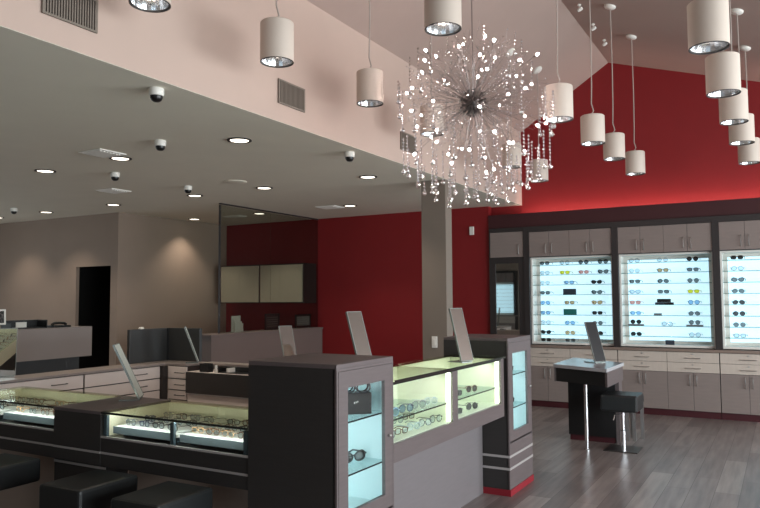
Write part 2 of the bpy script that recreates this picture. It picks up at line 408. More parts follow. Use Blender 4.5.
# ================================================================== RIGHT GLASS COUNTER
rc = thing('glass_display_counter', 'lit glass counter with grey base between the two tall cabinets', 'display counter', (-2.15, 4.36, 0))
XI, XO = -2.36, -1.914; Y0, Y1 = 3.478, 5.25
obj('base', B(-2.46, -2.137, Y0, 5.348, 0, 0.634), M_lam_grey, rc)
obj('case_floor', B(XI, XO, Y0, Y1, 0.635, 0.738), M_lam, rc, bevel=0.002)
obj('floor_lining', B(XI+0.022, XO-0.02, Y0+0.004, Y1-0.062, 0.7385, 0.742), M_pale, rc)
obj('back_panel', B(XI, XI+0.02, Y0, Y1, 0.7385, 1.078), M_pale, rc)
obj('end_panel', B(XI+0.021, XO, Y1-0.06, Y1, 0.7385, 1.078), M_lam, rc)
obj('end_lining', B(XI+0.022, XO-0.042, Y1-0.066, Y1-0.0605, 0.7425, 1.078), M_pale, rc)
obj('divider', B(XI+0.022, XO-0.042, 4.31, 4.34, 0.7425, 1.078), M_pale, rc)
obj('centre_post', B(XO-0.03, XO, 4.288, 4.366, 0.7385, 1.066), M_lam, rc)
obj('top_rail', B(XO-0.012, XO, Y0, Y1-0.061, 1.066, 1.079), M_edge, rc)
gt = obj('glass_top', B(XI-0.005, XO+0.006, Y0, Y1+0.03, 1.080, 1.092), G_top, rc)
obj('glass_edge', B(XO+0.0065, XO+0.009, Y0, Y1+0.03, 1.080, 1.092), M_edge, gt)
for a, b in ((Y0+0.004, 4.286), (4.368, Y1-0.062)):
    obj('front_glass', B(XO-0.012, XO-0.006, a, b, 0.742, 1.064), G_pane, rc)
    s = obj('shelf', B(XI+0.03, XO-0.03, a+0.01, b-0.03, 0.858, 0.866), G_shelf, rc)
    obj('shelf_edge', B(XO-0.029, XO-0.026, a+0.01, b-0.03, 0.858, 0.866), M_edge, s)
    obj('led_strip', B(XO-0.040, XO-0.016, b-0.022, b-0.004, 0.745, 1.06), E_led, rc)
    area('case_light', (XO-0.10, (a+b)/2, 1.06), (0, 0.5, 0), 0.08, b-a-0.1, 1.9*(b-a)/0.8, (1.0, 1.0, 0.92), rc)

# ================================================================== FRONT LOW GLASS COUNTERS
def low_case(x0, x1, label, light):
    t = thing('low_glass_counter', label, 'display counter', ((x0+x1)/2, 3.19, 0))
    ya, yb = 2.91, 3.47
    obj('band', B(x0, x1, ya, yb, 0.55, 0.716), M_lam_shade, t)
    obj('silver_strip', B(x0, x1, ya-0.004, ya, 0.622, 0.634), M_stripe, t)
    obj('recess_panel', B(x0, x1, 3.12, 3.16, 0, 0.55), M_recess, t)
    obj('back_panel', B(x0, x1, yb-0.02, yb, 0.7165, 0.860), M_cream, t)
    for xs in (x0+0.001, x1-0.007): obj('side_lining', B(xs, xs+0.006, ya+0.03, yb-0.021, 0.7205, 0.860), M_cream, t)
    obj('case_floor', B(x0, x1, ya+0.012, yb-0.021, 0.7165, 0.720), M_black, t)
    obj('bottom_rail', B(x0, x1, ya-0.003, ya+0.010, 0.7165, 0.728), M_stripe, t)
    obj('front_glass', B(x0, x1, ya, ya+0.006, 0.7285, 0.860), G_pane, t)
    gt = obj('glass_top', B(x0, x1, ya-0.004, yb, 0.862, 0.874), G_top, t)
    obj('glass_edge', B(x0, x1, ya-0.008, ya-0.0045, 0.862, 0.874), M_edge, gt)
    area('case_light', ((x0+x1)/2, ya+0.018, 0.850), (0.95, 0, 0), abs(x1-x0)-0.1, 0.012, light, (0.95, 1.0, 0.93), t)
    return t
low_case(-3.628, -2.475, 'low glass counter with two eyeglass trays beside the near tall cabinet', 1.9)
low_case(-5.25, -4.075, 'low glass counter at the left edge, beyond the dark wooden pier', 1.9)
pr = thing('counter_pier', 'dark wooden counter pier between the two low glass counters', 'counter', (-3.85, 3.19, 0))
obj('body', B(-4.073, -3.63, 2.906, 3.47, 0.55, 0.855), M_lam_shade, pr)
obj('pier_top', B(-4.073, -3.63, 2.902, 3.47, 0.855, 0.874), M_lam, pr, bevel=0.002)
obj('silver_strip', B(-4.073, -3.63, 2.902, 2.906, 0.622, 0.634), M_stripe, pr)
obj('lower_body', B(-4.12, -3.63, 2.95, 3.118, 0.0, 0.548), M_lam_shade, pr)
obj('lower_strip', B(-4.12, -3.63, 2.946, 2.95, 0.516, 0.530), M_stripe, pr)

# ================================================================== INNER DRAWER RUNS OF THE ISLAND
def bar_handle(mb, axis, p, L, out):
    """D handle; axis 'x','y','z' is the bar direction, out is the vector away from the face"""
    a = {'x': Vector((1, 0, 0)), 'y': Vector((0, 1, 0)), 'z': Vector((0, 0, 1))}[axis]; p = Vector(p); o = Vector(out)
    mb.tube([p-a*L/2, p-a*L/2+o*0.8, p-a*(L/2-0.01)+o, p+a*(L/2-0.01)+o, p+a*L/2+o*0.8, p+a*L/2], 0.005, 6)
    return mb
def drawer_stack_x(y0, y1, label):        # fronts face +x
    xf = -5.74
    t = thing('drawer_cabinet', label, 'cabinet', (xf-0.15, (y0+y1)/2, 0), group='white drawer cabinets inside the island')
    obj('body', B(xf-0.30, xf-0.02, y0, y1, 0.08, 0.852), M_espresso, t)
    obj('toe_kick', B(xf-0.28, xf-0.05, y0, y1, 0, 0.08), M_black, t)
    for a, b in ((0.727, 0.850), (0.604, 0.722), (0.480, 0.599), (0.285, 0.475), (0.085, 0.280)):
        d = obj('drawer', B(xf-0.018, xf, y0+0.006, y1-0.006, a+0.003, b-0.003), M_white_lam, t, bevel=0.002)
        obj('handle', bar_handle(MB(), 'y', (xf, (y0+y1)/2+0.2, (a+b)/2), 0.15, (0.025, 0, 0)), M_gun, d, smooth=True)
drawer_stack_x(4.405, 5.335, 'white drawer cabinet inside the island, left of the dark corner filler')
drawer_stack_x(3.475, 4.40, 'white drawer cabinet inside the island, nearest the left edge')
ct = tag(obj('countertop', B(-6.045, -5.73, 3.475, 5.40, 0.855, 0.876), M_desk, bevel=0.002), 'pale narrow countertop over the left white drawers', 'countertop')
t = thing('corner_filler', 'dark upright filler strip in the corner between white drawer cabinets', 'filler strip', (-5.74, 5.37, 0))
obj('post', B(-5.76, -5.70, 5.338, 5.398, 0, 0.852), M_espresso, t)
# back run
t = thing('drawer_cabinet', 'narrow white four-drawer cabinet between dark corner filler and desk front', 'cabinet', (-5.56, 5.55, 0))
yf = 5.40
obj('body', B(-5.70, -5.43, yf+0.02, 5.72, 0.08, 0.852), M_espresso, t); obj('toe_kick', B(-5.70, -5.43, yf+0.05, 5.70, 0, 0.08), M_black, t)
for a, b in ((0.722, 0.850), (0.606, 0.717), (0.505, 0.601), (0.30, 0.50), (0.085, 0.295)):
    d = obj('drawer', B(-5.697, -5.433, yf, yf+0.018, a+0.003, b-0.003), M_white_lam, t, bevel=0.002)
    obj('handle', bar_handle(MB(), 'x', (-5.52, yf, (a+b)/2), 0.13, (0, -0.022, 0)), M_gun, d, smooth=True)
dk = thing('staff_desk', 'staff desk with black front panel over pale drawers, behind the tall cabinet', 'desk', (-4.0, 5.55, 0))
obj('front_panel', B(-5.425, -2.60, 5.385, 5.40, 0.585, 0.800), M_lam_shade, dk)
obj('desk_top', B(-5.425, -2.60, 5.4005, 5.72, 0.785, 0.802), M_white_lam, dk)
obj('body', B(-5.425, -2.60, 5.425, 5.72, 0.08, 0.78), M_espresso, dk); obj('toe_kick', B(-5.425, -2.60, 5.45, 5.70, 0, 0.08), M_black, dk)
obj('under_rail', B(-5.425, -2.60, 5.402, 5.422, 0.568, 0.584), M_stripe, dk)
for k in range(3):
    xa = -5.42+k*0.94
    for a, b in ((0.34, 0.565), (0.09, 0.335)):
        d = obj('drawer', B(xa, xa+0.935, 5.405, 5.423, a, b), M_white_lam, dk, bevel=0.002)
        obj('handle', bar_handle(MB(), 'x', (xa+0.47, 5.405, (a+b)/2), 0.13, (0, -0.022, 0)), M_steel, d, smooth=True)
tag(obj('ledge', MB().box(-6.045, -5.43, 5.40, 5.72, 0.855, 0.876).box(-5.43, -2.60, 5.60, 5.78, 0.855, 0.876).box(-5.43, -2.60, 5.725, 5.78, 0.0, 0.855), M_desk), 'pale ledge running along the back of the island, behind the staff desk', 'ledge')
sc = thing('privacy_screen', 'dark grey corner privacy screen standing on the pale island counter', 'screen', (-6.0, 5.66, 0.876))
obj('side_panel', B(-6.04, -6.0, 5.15, 5.68, 0.877, 1.235), M_dkgrey, sc, bevel=0.003)
obj('rear_panel', B(-6.0, -5.52, 5.68, 5.715, 0.877, 1.235), M_dkgrey, sc, bevel=0.003)
obj('corner_joint', B(-6.0, -5.985, 5.665, 5.68, 0.877, 1.235), M_mback, sc)
tag(obj('sensor_puck', MB().lathe([(0.028, 0), (0.03, 0.01), (0.02, 0.022)], (-6.02, 5.32, 1.236), 16), M_white), 'small white puck on top of the dark privacy screen', 'puck')
# desk clutter
cup = thing('pen_cup', 'square black pen cup on the white-topped staff desk', 'cup', (-5.22, 5.47, 0.803))
mb = MB().box(-0.055, 0.055, -0.04, 0.04, 0, 0.006)
for a in ((-0.055, -0.05, -0.04, 0.04), (0.05, 0.055, -0.04, 0.04), (-0.05, 0.05, -0.04, -0.035), (-0.05, 0.05, 0.035, 0.04)): mb.box(*a, 0.006, 0.085)
obj('cup_body', mb, M_black, cup, local=True)
ty = thing('desk_tray', 'low black tray with pale dividers on the staff desk', 'tray', (-4.55, 5.50, 0.803))
mb = MB().box(-0.48, 0.48, -0.06, 0.06, 0, 0.008).box(-0.48, 0.48, 0.052, 0.06, 0.008, 0.055).box(-0.48, -0.472, -0.06, 0.052, 0.008, 0.045).box(0.472, 0.48, -0.06, 0.052, 0.008, 0.045)
obj('tray_body', mb, M_black, ty, local=True)
for x in (-0.36, 0.02, 0.2, 0.36): obj('divider', B(x-0.012, x+0.012, -0.055, 0.05, 0.009, 0.05), M_white, ty, local=True)
tag(obj('tape_dispenser', MB().prism([(0, -0.02), (0.03, -0.02), (0.03, 0.02), (0, 0.02)], 0, 0.03).box(0.005, 0.02, -0.012, 0.012, 0.03, 0.075), M_white, loc=(-5.08, 5.45, 0.803), local=True), 'small white upright dispenser beside the black pen cup', 'dispenser')

# ================================================================== RECEPTION DESK, FAR LEFT
rd = thing('reception_desk', 'greyish reception desk with recessed dark base in front of the dark doorway', 'desk', (-8.2, 5.3, 0))
def curve_front(x0, x1, bow, n=12, y0=3.9, y1=6.18):
    f = [(x0 + bow*math.sin(PI*i/n)*0.5 - 0.06*(i/n), y0+(y1-y0)*i/n) for i in range(n+1)]
    return f + [(x1, y1), (x1, y0)]
obj('front_panel', MB().prism(curve_front(-7.86, -7.98, 0.0), 0.825, 1.19), M_desk, rd)
obj('counter_top', MB().prism(curve_front(-7.86, -8.35, 0.0), 1.191, 1.206), M_desk, rd)
obj('base', MB().prism(curve_front(-8.0, -8.30, 0.0, y1=6.10), 0, 0.822), M_dkgrey, rd)
mn = thing('monitor', 'white framed screen standing on the reception desk at the left edge', 'monitor', (-8.1, 4.83, 1.207), 1.25)
mb = MB().frame_y(-0.015, 0.015, -0.24, 0.24, 0.06, 0.24, 0.018); obj('bezel', mb.xf(Matrix.Rotation(-0.12, 4, 'X')), M_white, mn, local=True)
obj('screen_panel', B(-0.222, 0.222, -0.008, 0.012, 0.078, 0.222).xf(Matrix.Rotation(-0.12, 4, 'X')), M_screen, mn, local=True)
obj('foot', MB().box(-0.07, 0.07, -0.05, 0.06, 0, 0.008).box(-0.02, 0.02, 0.018, 0.03, 0.008, 0.12), M_white, mn, local=True)
bx = thing('letter_tray', 'long black desk organiser on the reception desk, paper leaning inside', 'organiser', (-8.15, 5.44, 1.207))
mb = MB().box(-0.1, 0.1, -0.30, 0.18, 0, 0.01).box(-0.1, -0.09, -0.30, 0.18, 0.01, 0.10).box(-0.1, 0.1, 0.17, 0.18, 0.01, 0.10).box(-0.1, 0.1, -0.30, -0.29, 0.01, 0.07)
obj('organiser_body', mb, M_black, bx, local=True)
obj('paper', B(-0.088, -0.08, -0.12, 0.02, 0.01, 0.075), M_paper, bx, local=True)
ph = thing('desk_phone', 'low black desk phone near the right end of the reception desk', 'phone', (-8.12, 5.82, 1.207))
obj('phone_body', MB().prism([(-0.1, -0.12), (0.1, -0.12), (0.1, 0.12), (-0.1, 0.12)], 0, 0.025), M_black, ph, local=True, bevel=0.006)
obj('handset', MB().tube([(0.02, -0.10, 0.03), (0.02, -0.07, 0.05), (0.02, 0, 0.055), (0.02, 0.07, 0.05), (0.02, 0.10, 0.03)], [0.022, 0.016, 0.014, 0.016, 0.022], 8), M_black, ph, local=True, smooth=True)

# ================================================================== RED WALL: HANGING CABINET AND DESK ITEMS
wc = thing('wall_cabinet', 'cream-fronted dark wall cabinet hanging on the red wall behind glass', 'cabinet', (-7.87, 9.73, 1.48))
obj('carcass', B(-8.80, -6.96, 9.57, 9.925, 1.475, 2.15), M_espresso, wc)
for xa, xb, kx in ((-8.775, -8.355, 0), (-8.352, -7.92, 1), (-7.875, -7.45, 0), (-7.447, -6.985, 1)):
    d = obj('door', B(xa, xb, 9.55, 9.568, 1.495, 2.128), M_ivory, wc)
    obj('knob', MB().ball((xa+0.04 if not kx else xb-0.04, 9.545, 1.60), 0.012, 1), M_steel, d)
bh = thing('brochure_holder', 'white brochure holder on the half-height counter wall', 'brochure holder', (-7.04, 8.02, 1.069), 0.25)
mb = MB().box(-0.03, 0.03, -0.14, 0.14, 0, 0.012).box(-0.03, -0.022, -0.14, 0.14, 0.012, 0.235).box(0.02, 0.028, -0.13, 0.13, 0.012, 0.12)
obj('holder', mb, M_white, bh, local=True)
obj('leaflet', B(-0.02, -0.004, -0.12, 0.05, 0.013, 0.20), M_paper, bh, local=True); obj('leaflet', B(0.0, 0.016, -0.11, 0.11, 0.013, 0.15), M_paper, bh, local=True)
def stand_frame(y, wd, h, label, inner):
    f = thing('picture_frame', label, 'frame', (-7.045, y, 1.069), 0.1)
    obj('frame_border', MB().frame_x(-0.012, 0.012, -wd/2, wd/2, 0, h, 0.035), M_black, f, local=True)
    obj('picture', B(-0.008, 0.004, -wd/2+0.035, wd/2-0.035, 0.035, h-0.035), inner, f, local=True)
    obj('strut', B(-0.075, -0.012, -0.02, 0.02, 0, 0.10), M_black, f, local=True)
    return f
def card_mat(name, base, ink):
    m = mat(name, base, 0.6, noise=0.0); nt = m.node_tree; b = nt.nodes['Principled BSDF']
    tc = nt.nodes.new('ShaderNodeTexCoord'); wv = nt.nodes.new('ShaderNodeTexWave'); wv.bands_direction = 'Z'; wv.inputs['Scale'].default_value = 9
    nt.links.new(tc.outputs['Object'], wv.inputs['Vector'])
    rp = nt.nodes.new('ShaderNodeValToRGB'); rp.color_ramp.elements[0].position = 0.55; rp.color_ramp.elements[0].color = lin(base)
    rp.color_ramp.elements[1].position = 0.7; rp.color_ramp.elements[1].color = lin(ink)
    nt.links.new(wv.outputs['Fac'], rp.inputs[0]); nt.links.new(rp.outputs[0], b.inputs['Base Color']); return m
stand_frame(8.84, 0.40, 0.25, 'black framed dark certificate on the half wall, next to the brochures', card_mat('dark_certificate', (38, 30, 30), (92, 84, 82)))
stand_frame(9.66, 0.50, 0.22, 'black framed grey card on the half wall, farthest from the brochures', card_mat('grey_card', (126, 122, 120), (104, 100, 98)))
# dark seat-back peeping over at the end of the half wall
ch = thing('office_chair', 'black office chair seen edge-on between privacy screen and half wall', 'chair', (-6.64, 6.85, 0), math.radians(46))
mb = MB()
for k in range(5):
    a = 2*PI*k/5; mb.tube([(0, 0, 0.09), (0.28*math.cos(a), 0.28*math.sin(a), 0.06)], [0.022, 0.014], 6)
    mb.ball((0.28*math.cos(a), 0.28*math.sin(a), 0.03), 0.03, 1)
obj('star_base', mb, M_black, ch, local=True); obj('gas_lift', MB().tube([(0, 0, 0.09), (0, 0, 0.44)], 0.025, 10), M_steel, ch, local=True)
obj('seat', B(-0.24, 0.24, -0.24, 0.24, 0.44, 0.52), M_black, ch, local=True, bevel=0.03)
obj('backrest', B(-0.24, -0.19, -0.22, 0.22, 0.60, 1.12), M_black, ch, local=True, bevel=0.02); obj('back_stem', B(-0.215, -0.195, -0.03, 0.03, 0.47, 0.62), M_black, ch, local=True)

# ================================================================== BACK WALL DISPLAY CABINETS
YC = 9.885; YN = 10.17
SHELVES = (2.009, 1.870, 1.727, 1.585, 1.443, 1.300, 1.160, 1.022)
def upper_door(t, xa, xb, hx, z0=2.135, z1=2.49):
    d = obj('upper_door', B(xa+0.002, xb-0.002, YC, YC+0.018, z0, z1), M_door, t, bevel=0.001)
    obj('handle', bar_handle(MB(), 'z', (hx, YC, z0+0.11), 0.13, (0, -0.025, 0)), M_steel, d, smooth=True)
def bay(x0, x1, label, right_post=False):
    """x0..x1 clear width between posts"""
    t = thing('display_bay', label, 'display cabinet', ((x0+x1)/2, 10.05, 0.86))
    obj('post', B(x0-0.083, x0, YC-0.012, 10.18, 0.875, 2.57), M_espresso, t)
    if right_post: obj('post', B(x1, x1+0.083, YC-0.012, 10.18, 0.875, 2.57), M_espresso, t)
    obj('header', B(x0, x1, YC-0.010, 10.18, 2.495, 2.57), M_espresso, t)
    obj('upper_box', B(x0, x1, YC+0.019, 10.18, 2.125, 2.494), M_espresso, t)
    W = (x1-x0)/4
    for k in range(4):
        xa = x0+k*W; hx = xa+W-0.045 if k % 2 == 0 else xa+0.045
        upper_door(t, xa, xa+W, hx)
    lf = MB().frame_y(YC+0.06, YN-0.011, x0, x1, 0.885, 2.124, 0.022, 0.03); obj('niche_lining', lf, M_white, t)
    pn = MB().frame_y(YN-0.010, YN+0.004, x0+0.001, x1-0.001, 0.886, 2.123, 0.07, 0.07); obj('panel_frame', pn, M_white, t)
    obj('light_panel', B(x0+0.071, x1-0.071, YN-0.004, YN+0.004, 0.957, 2.052), E_panel, t)
    for z in SHELVES:
        s = obj('shelf', B(x0+0.024, x1-0.024, YC+0.066, YN-0.014, z-0.006, z), G_shelf, t)
        obj('shelf_edge', B(x0+0.024, x1-0.024, YC+0.063, YC+0.066, z-0.006, z), M_green_edge, s)
    return t
def base_cab(x0, x1, label):
    t = thing('base_cabinet', label, 'cabinet', ((x0+x1)/2, 10.05, 0))
    obj('toe_kick', B(x0, x1, YC+0.03, 10.25, 0, 0.085), M_toe, t)
    obj('carcass', B(x0, x1, YC+0.019, 10.25, 0.086, 0.834), M_espresso, t)
    W = (x1-x0)/2
    for k in range(2):
        xa = x0+k*W
        for za, zb in ((0.702, 0.830), (0.575, 0.698)):
            d = obj('drawer', B(xa+0.003, xa+W-0.003, YC, YC+0.018, za, zb), M_drawer, t, bevel=0.001)
            obj('handle', bar_handle(MB(), 'x', (xa+W/2, YC, (za+zb)/2-0.01), 0.17, (0, -0.025, 0)), M_steel, d, smooth=True)
            obj('lock', MB().tube([(xa+W/2, YC, zb-0.025), (xa+W/2, YC-0.006, zb-0.025)], 0.009, 8), M_steel, d)
        for q in range(2):
            a = xa+q*W/2; hx = a+W/2-0.04 if q == 0 else a+0.04
            d = obj('door', B(a+0.002, a+W/2-0.002, YC, YC+0.018, 0.09, 0.570), M_door, t, bevel=0.001)
            obj('handle', bar_handle(MB(), 'z', (hx, YC, 0.475), 0.13, (0, -0.025, 0)), M_steel, d, smooth=True)
BAYS = [(-3.185, -2.03), (-1.947, -0.785), (-0.702, 0.46)]
BL = ['lit eyeglass display cabinet beside the tall framed mirror', 'lit eyeglass display cabinet in the middle of the back wall', 'lit eyeglass display cabinet cut off by the right edge']
for i, ((a, b), l) in enumerate(zip(BAYS, BL)): bay(a, b, l, i == 2)
LB = ['taupe base cabinet with cream drawers below the display beside the tall mirror', 'taupe base cabinet with cream drawers below the middle lit display', 'taupe base cabinet with cream drawers below the display at right edge']
for (a, b), l in zip(((-3.268, -1.991), (-1.985, -0.748), (-0.742, 0.54)), LB): base_cab(a, b, l)
tag(obj('counter_ledge', B(-3.268, 0.54, YC-0.02, 10.25, 0.836, 0.873), M_lam_taupe, bevel=0.003), 'taupe ledge between the lit displays and the cream drawers below', 'ledge')
nu = thing('mirror_cabinet', 'narrow dark cabinet with framed full-length mirror at the displays\' left end', 'cabinet', (-3.53, 10.05, 0))
obj('side_panel', B(-3.80, -3.785, YC, 10.25, 0, 2.57), M_espresso, nu); obj('header', B(-3.785, -3.27, YC-0.010, 10.25, 2.515, 2.57), M_espresso, nu)
obj('upper_box', B(-3.785, -3.27, YC+0.019, 10.25, 2.13, 2.514), M_espresso, nu)
upper_door(nu, -3.783, -3.272, -3.34, 2.14, 2.51)
obj('mirror_frame', MB().frame_y(YC, YC+0.03, -3.785, -3.27, 0.10, 2.128, 0.08), M_espresso, nu)
obj('backing', B(-3.784, -3.27, YC+0.031, YC+0.05, 0.0, 2.128), M_espresso, nu)
obj('mirror', B(-3.704, -3.351, YC+0.012, YC+0.018, 0.181, 2.047), M_mirror, nu)

rb = dup(bpy.data.objects['display_bay.001'], (-9.55, YF+0.30, 0.86), PI, 'lit display cabinet seen only as a reflection in the framed full-length mirror')
rc2 = dup(bpy.data.objects['base_cabinet.001'], (-9.55, YF+0.30, 0), PI, 'base cabinet seen only as a reflection in the framed full-length mirror')

# ================================================================== EYEGLASSES
G_lens = glass('clear_lens', (214, 226, 232), 0.10)
G_blue = glass('blue_lens', (150, 190, 226), 0.10)
G_dark = glass('dark_lens', (48, 46, 46), 0.10)
G_yellow = glass('yellow_lens', (222, 214, 60), 0.08)
G_pink = glass('pink_lens', (214, 150, 140), 0.08)
G_tan = glass('tan_lens', (190, 160, 120), 0.08)
G_grad = glass('grey_lens', (110, 116, 118), 0.10)
FC = {k: mat(k.replace(' ', '_')+'_frame', v, 0.35, noise=0.03) for k, v in {
    'black': (22, 22, 24), 'dark blue': (30, 44, 78), 'grey': (112, 118, 124), 'pale': (186, 200, 200), 'yellow': (206, 200, 70),
    'pink': (200, 140, 140), 'brown': (92, 62, 48), 'tan': (176, 142, 104), 'light blue': (130, 176, 204), 'tortoise': (96, 66, 40)}.items()}
def rim_pts(kind, cx, sgn, n=18):
    P = []
    for i in range(n):
        a = 2*PI*i/n; c, s = math.cos(a), math.sin(a)
        if kind == 'round': x, z = 0.0255*c, 0.024*s
        elif kind == 'square':
            k = 1/max(abs(c), abs(s)) * 0.62 + 0.38; x, z = 0.0245*c*k, 0.0185*s*k
        elif kind == 'cat': x, z = 0.027*c, 0.020*s + (0.010*max(0, sgn*c)*max(0, s+0.2))
        else: x, z = 0.027*c - sgn*0.003*s, 0.0225*s - 0.003*c*c
        P.append(Vector((cx+x, 0, 0.026+z)))
    return P
PROTO = {}
def make_proto(kind, thick):
    mb = MB()
    rims = {}
    for s in (-1, 1):
        rims[s] = rim_pts(kind, s*0.033, s); mb.tube(rims[s], thick, 5, closed=True)
    mb.tube([(-0.009, 0, 0.031), (0, -0.002, 0.034), (0.009, 0, 0.031)], thick, 5)
    for s in (-1, 1): mb.tube([(s*0.059, 0, 0.034), (s*0.069, 0.002, 0.035)], thick, 5)
    root = obj('eyeglasses', mb, FC['black'], local=True, smooth=True)
    for s in (-1, 1):
        m2 = MB(); m2.bm.faces.new([m2.bm.verts.new(p) for p in rims[s]])
        obj('lens', m2, G_lens, root, local=True)
        obj('temple', MB().tube([(s*0.069, 0.002, 0.035), (s*0.070, 0.05, 0.034), (s*0.069, 0.10, 0.031), (s*0.068, 0.128, 0.016)], [thick, thick*1.1, thick, thick*1.2], 5), FC['black'], root, local=True, smooth=True)
    return root
for kind, th in (('round', 0.0023), ('square', 0.0032), ('cat', 0.0036), ('aviator', 0.0023)): PROTO[kind] = make_proto(kind, th)
USED = set()
def specs(kind, color, lens, loc, rz, label, group, sc=1.0, tilt=0.0):
    p = PROTO[kind]
    r = dup(p, loc, rz, label, group) if kind in USED else p
    USED.add(kind)
    r.location = loc; r.rotation_euler = (tilt, 0, rz); r.scale = (sc, sc, sc)
    tag(r, label, 'eyeglasses' if lens not in (G_dark,) else 'sunglasses', group)
    for o in [r]+list(r.children):
        o.material_slots[0].link = 'OBJECT'
        o.material_slots[0].material = lens if o.name.startswith('lens') else FC[color]
    return r
KINDS = ['round', 'square', 'cat', 'aviator']
L3 = {'y': G_yellow, 'p': G_pink, 't': G_tan, 'c': G_lens, 'd': G_dark, 'b': G_blue, 'g': G_grad}
# wall displays: rows as seen, each entry (column x, kind, colour, lens)
def px(i, u): a, b = BAYS[i]; return a + (b-a)*u
W1 = [0.17, 0.42, 0.65, 0.88]; W1b = [0.17, 0.47, 0.80]
rows1 = [[(W1[0], 's', 'black', 'g'), (W1[1], 'r', 'grey', 'c'), (W1[2], 'r', 'dark blue', 'g'), (W1[3], 'r', 'black', 'g')],
         [(W1[0], 'r', 'grey', 'c'), (W1[1], 's', 'yellow', 'y'), (W1[2], 's', 'pink', 'p'), (W1[3], 'c', 'black', 'g')],
         [(W1b[0], 'r', 'pale', 'c'), (W1b[1], 's', 'dark blue', 'b'), (W1b[2], 'c', 'black', 'd')],
         [(W1b[0], 's', 'black', 'g'), (W1b[1], 'BOX', 'slate', 0), (W1b[2], 'c', 'black', 'g')],
         [(W1b[0], 'a', 'dark blue', 'b'), (W1b[1], 's', 'brown', 't'), (W1b[2], 'c', 'tan', 't')],
         [(W1b[0], 's', 'dark blue', 'b'), (W1b[1], 'BOX', 'teal', 0), (W1b[2], 's', 'black', 'd')],
         [(W1b[0], 'r', 'grey', 'c'), (W1b[1], 'a', 'dark blue', 'b'), (W1b[2], 'r', 'grey', 'g')],
         [(W1b[0], 'c', 'black', 'd'), (W1b[1], 'a', 'tan', 't'), (W1b[2], 'a', 'black', 'd')],
         [(W1b[0], 's', 'black', 'd'), (W1b[1], 's', 'grey', 'g'), (W1b[2], 's', 'grey', 'c')]]
W2 = [0.165, 0.475, 0.79]
rows2 = [[(W2[0], 'a', 'grey', 'c'), (W2[1], 'r', 'pale', 'c'), (W2[2], 'r', 'black', 'd')],
         [(W2[0], 'r', 'pale', 'c'), (W2[1], 's', 'brown', 't'), (W2[2], 's', 'dark blue', 'g')],
         [(W2[0], 's', 'black', 'g'), (W2[1], 'a', 'black', 'g'), (W2[2], 'r', 'grey', 'g')],
         [(W2[0], 'c', 'light blue', 'c'), (W2[1], 's', 'black', 'g'), (W2[2], 's', 'yellow', 'y')],
         [(W2[0], 's', 'pink', 'p'), (W2[1], 'CASES', 0, 0), (W2[2], 'r', 'dark blue', 'b')],
         [(W2[0], 's', 'light blue', 'b'), (W2[1]-0.07, 'PLATE', 0, 0), (W2[2], 'a', 'grey', 'g')],
         [(W2[0], 'r', 'black', 'd'), (W2[1]+0.03, 'a', 'grey', 'c'), (W2[2], 'r', 'grey', 'g')],
         [(W2[0], 'a', 'black', 'd'), (W2[2], 'r', 'grey', 'c')],
         [(W2[1]+0.05, 'SIGN', 0, 0)]]
W3 = [0.165]
rows3 = [[(W3[0], 's', 'black', 'd')], [(W3[0], 'a', 'grey', 'c')], [(W3[0], 'c', 'dark blue', 'g')], [(W3[0], 'a', 'black', 'g')], [(W3[0], 'a', 'black', 'd')],
         [(W3[0], 'r', 'dark blue', 'd')], [(W3[0], 'r', 'grey', 'g')], [(W3[0], 's', 'grey', 'c')], []]
KM = {'r': 'round', 's': 'square', 'c': 'cat', 'a': 'aviator'}
KN = {'r': 'round', 's': 'rectangular', 'c': 'cat-eye', 'a': 'aviator'}
BN = ['display beside tall mirror', 'middle lit display', 'display at right edge']
COLN = {0: 'left', 1: 'centre-left', 2: 'centre-right', 3: 'right'}
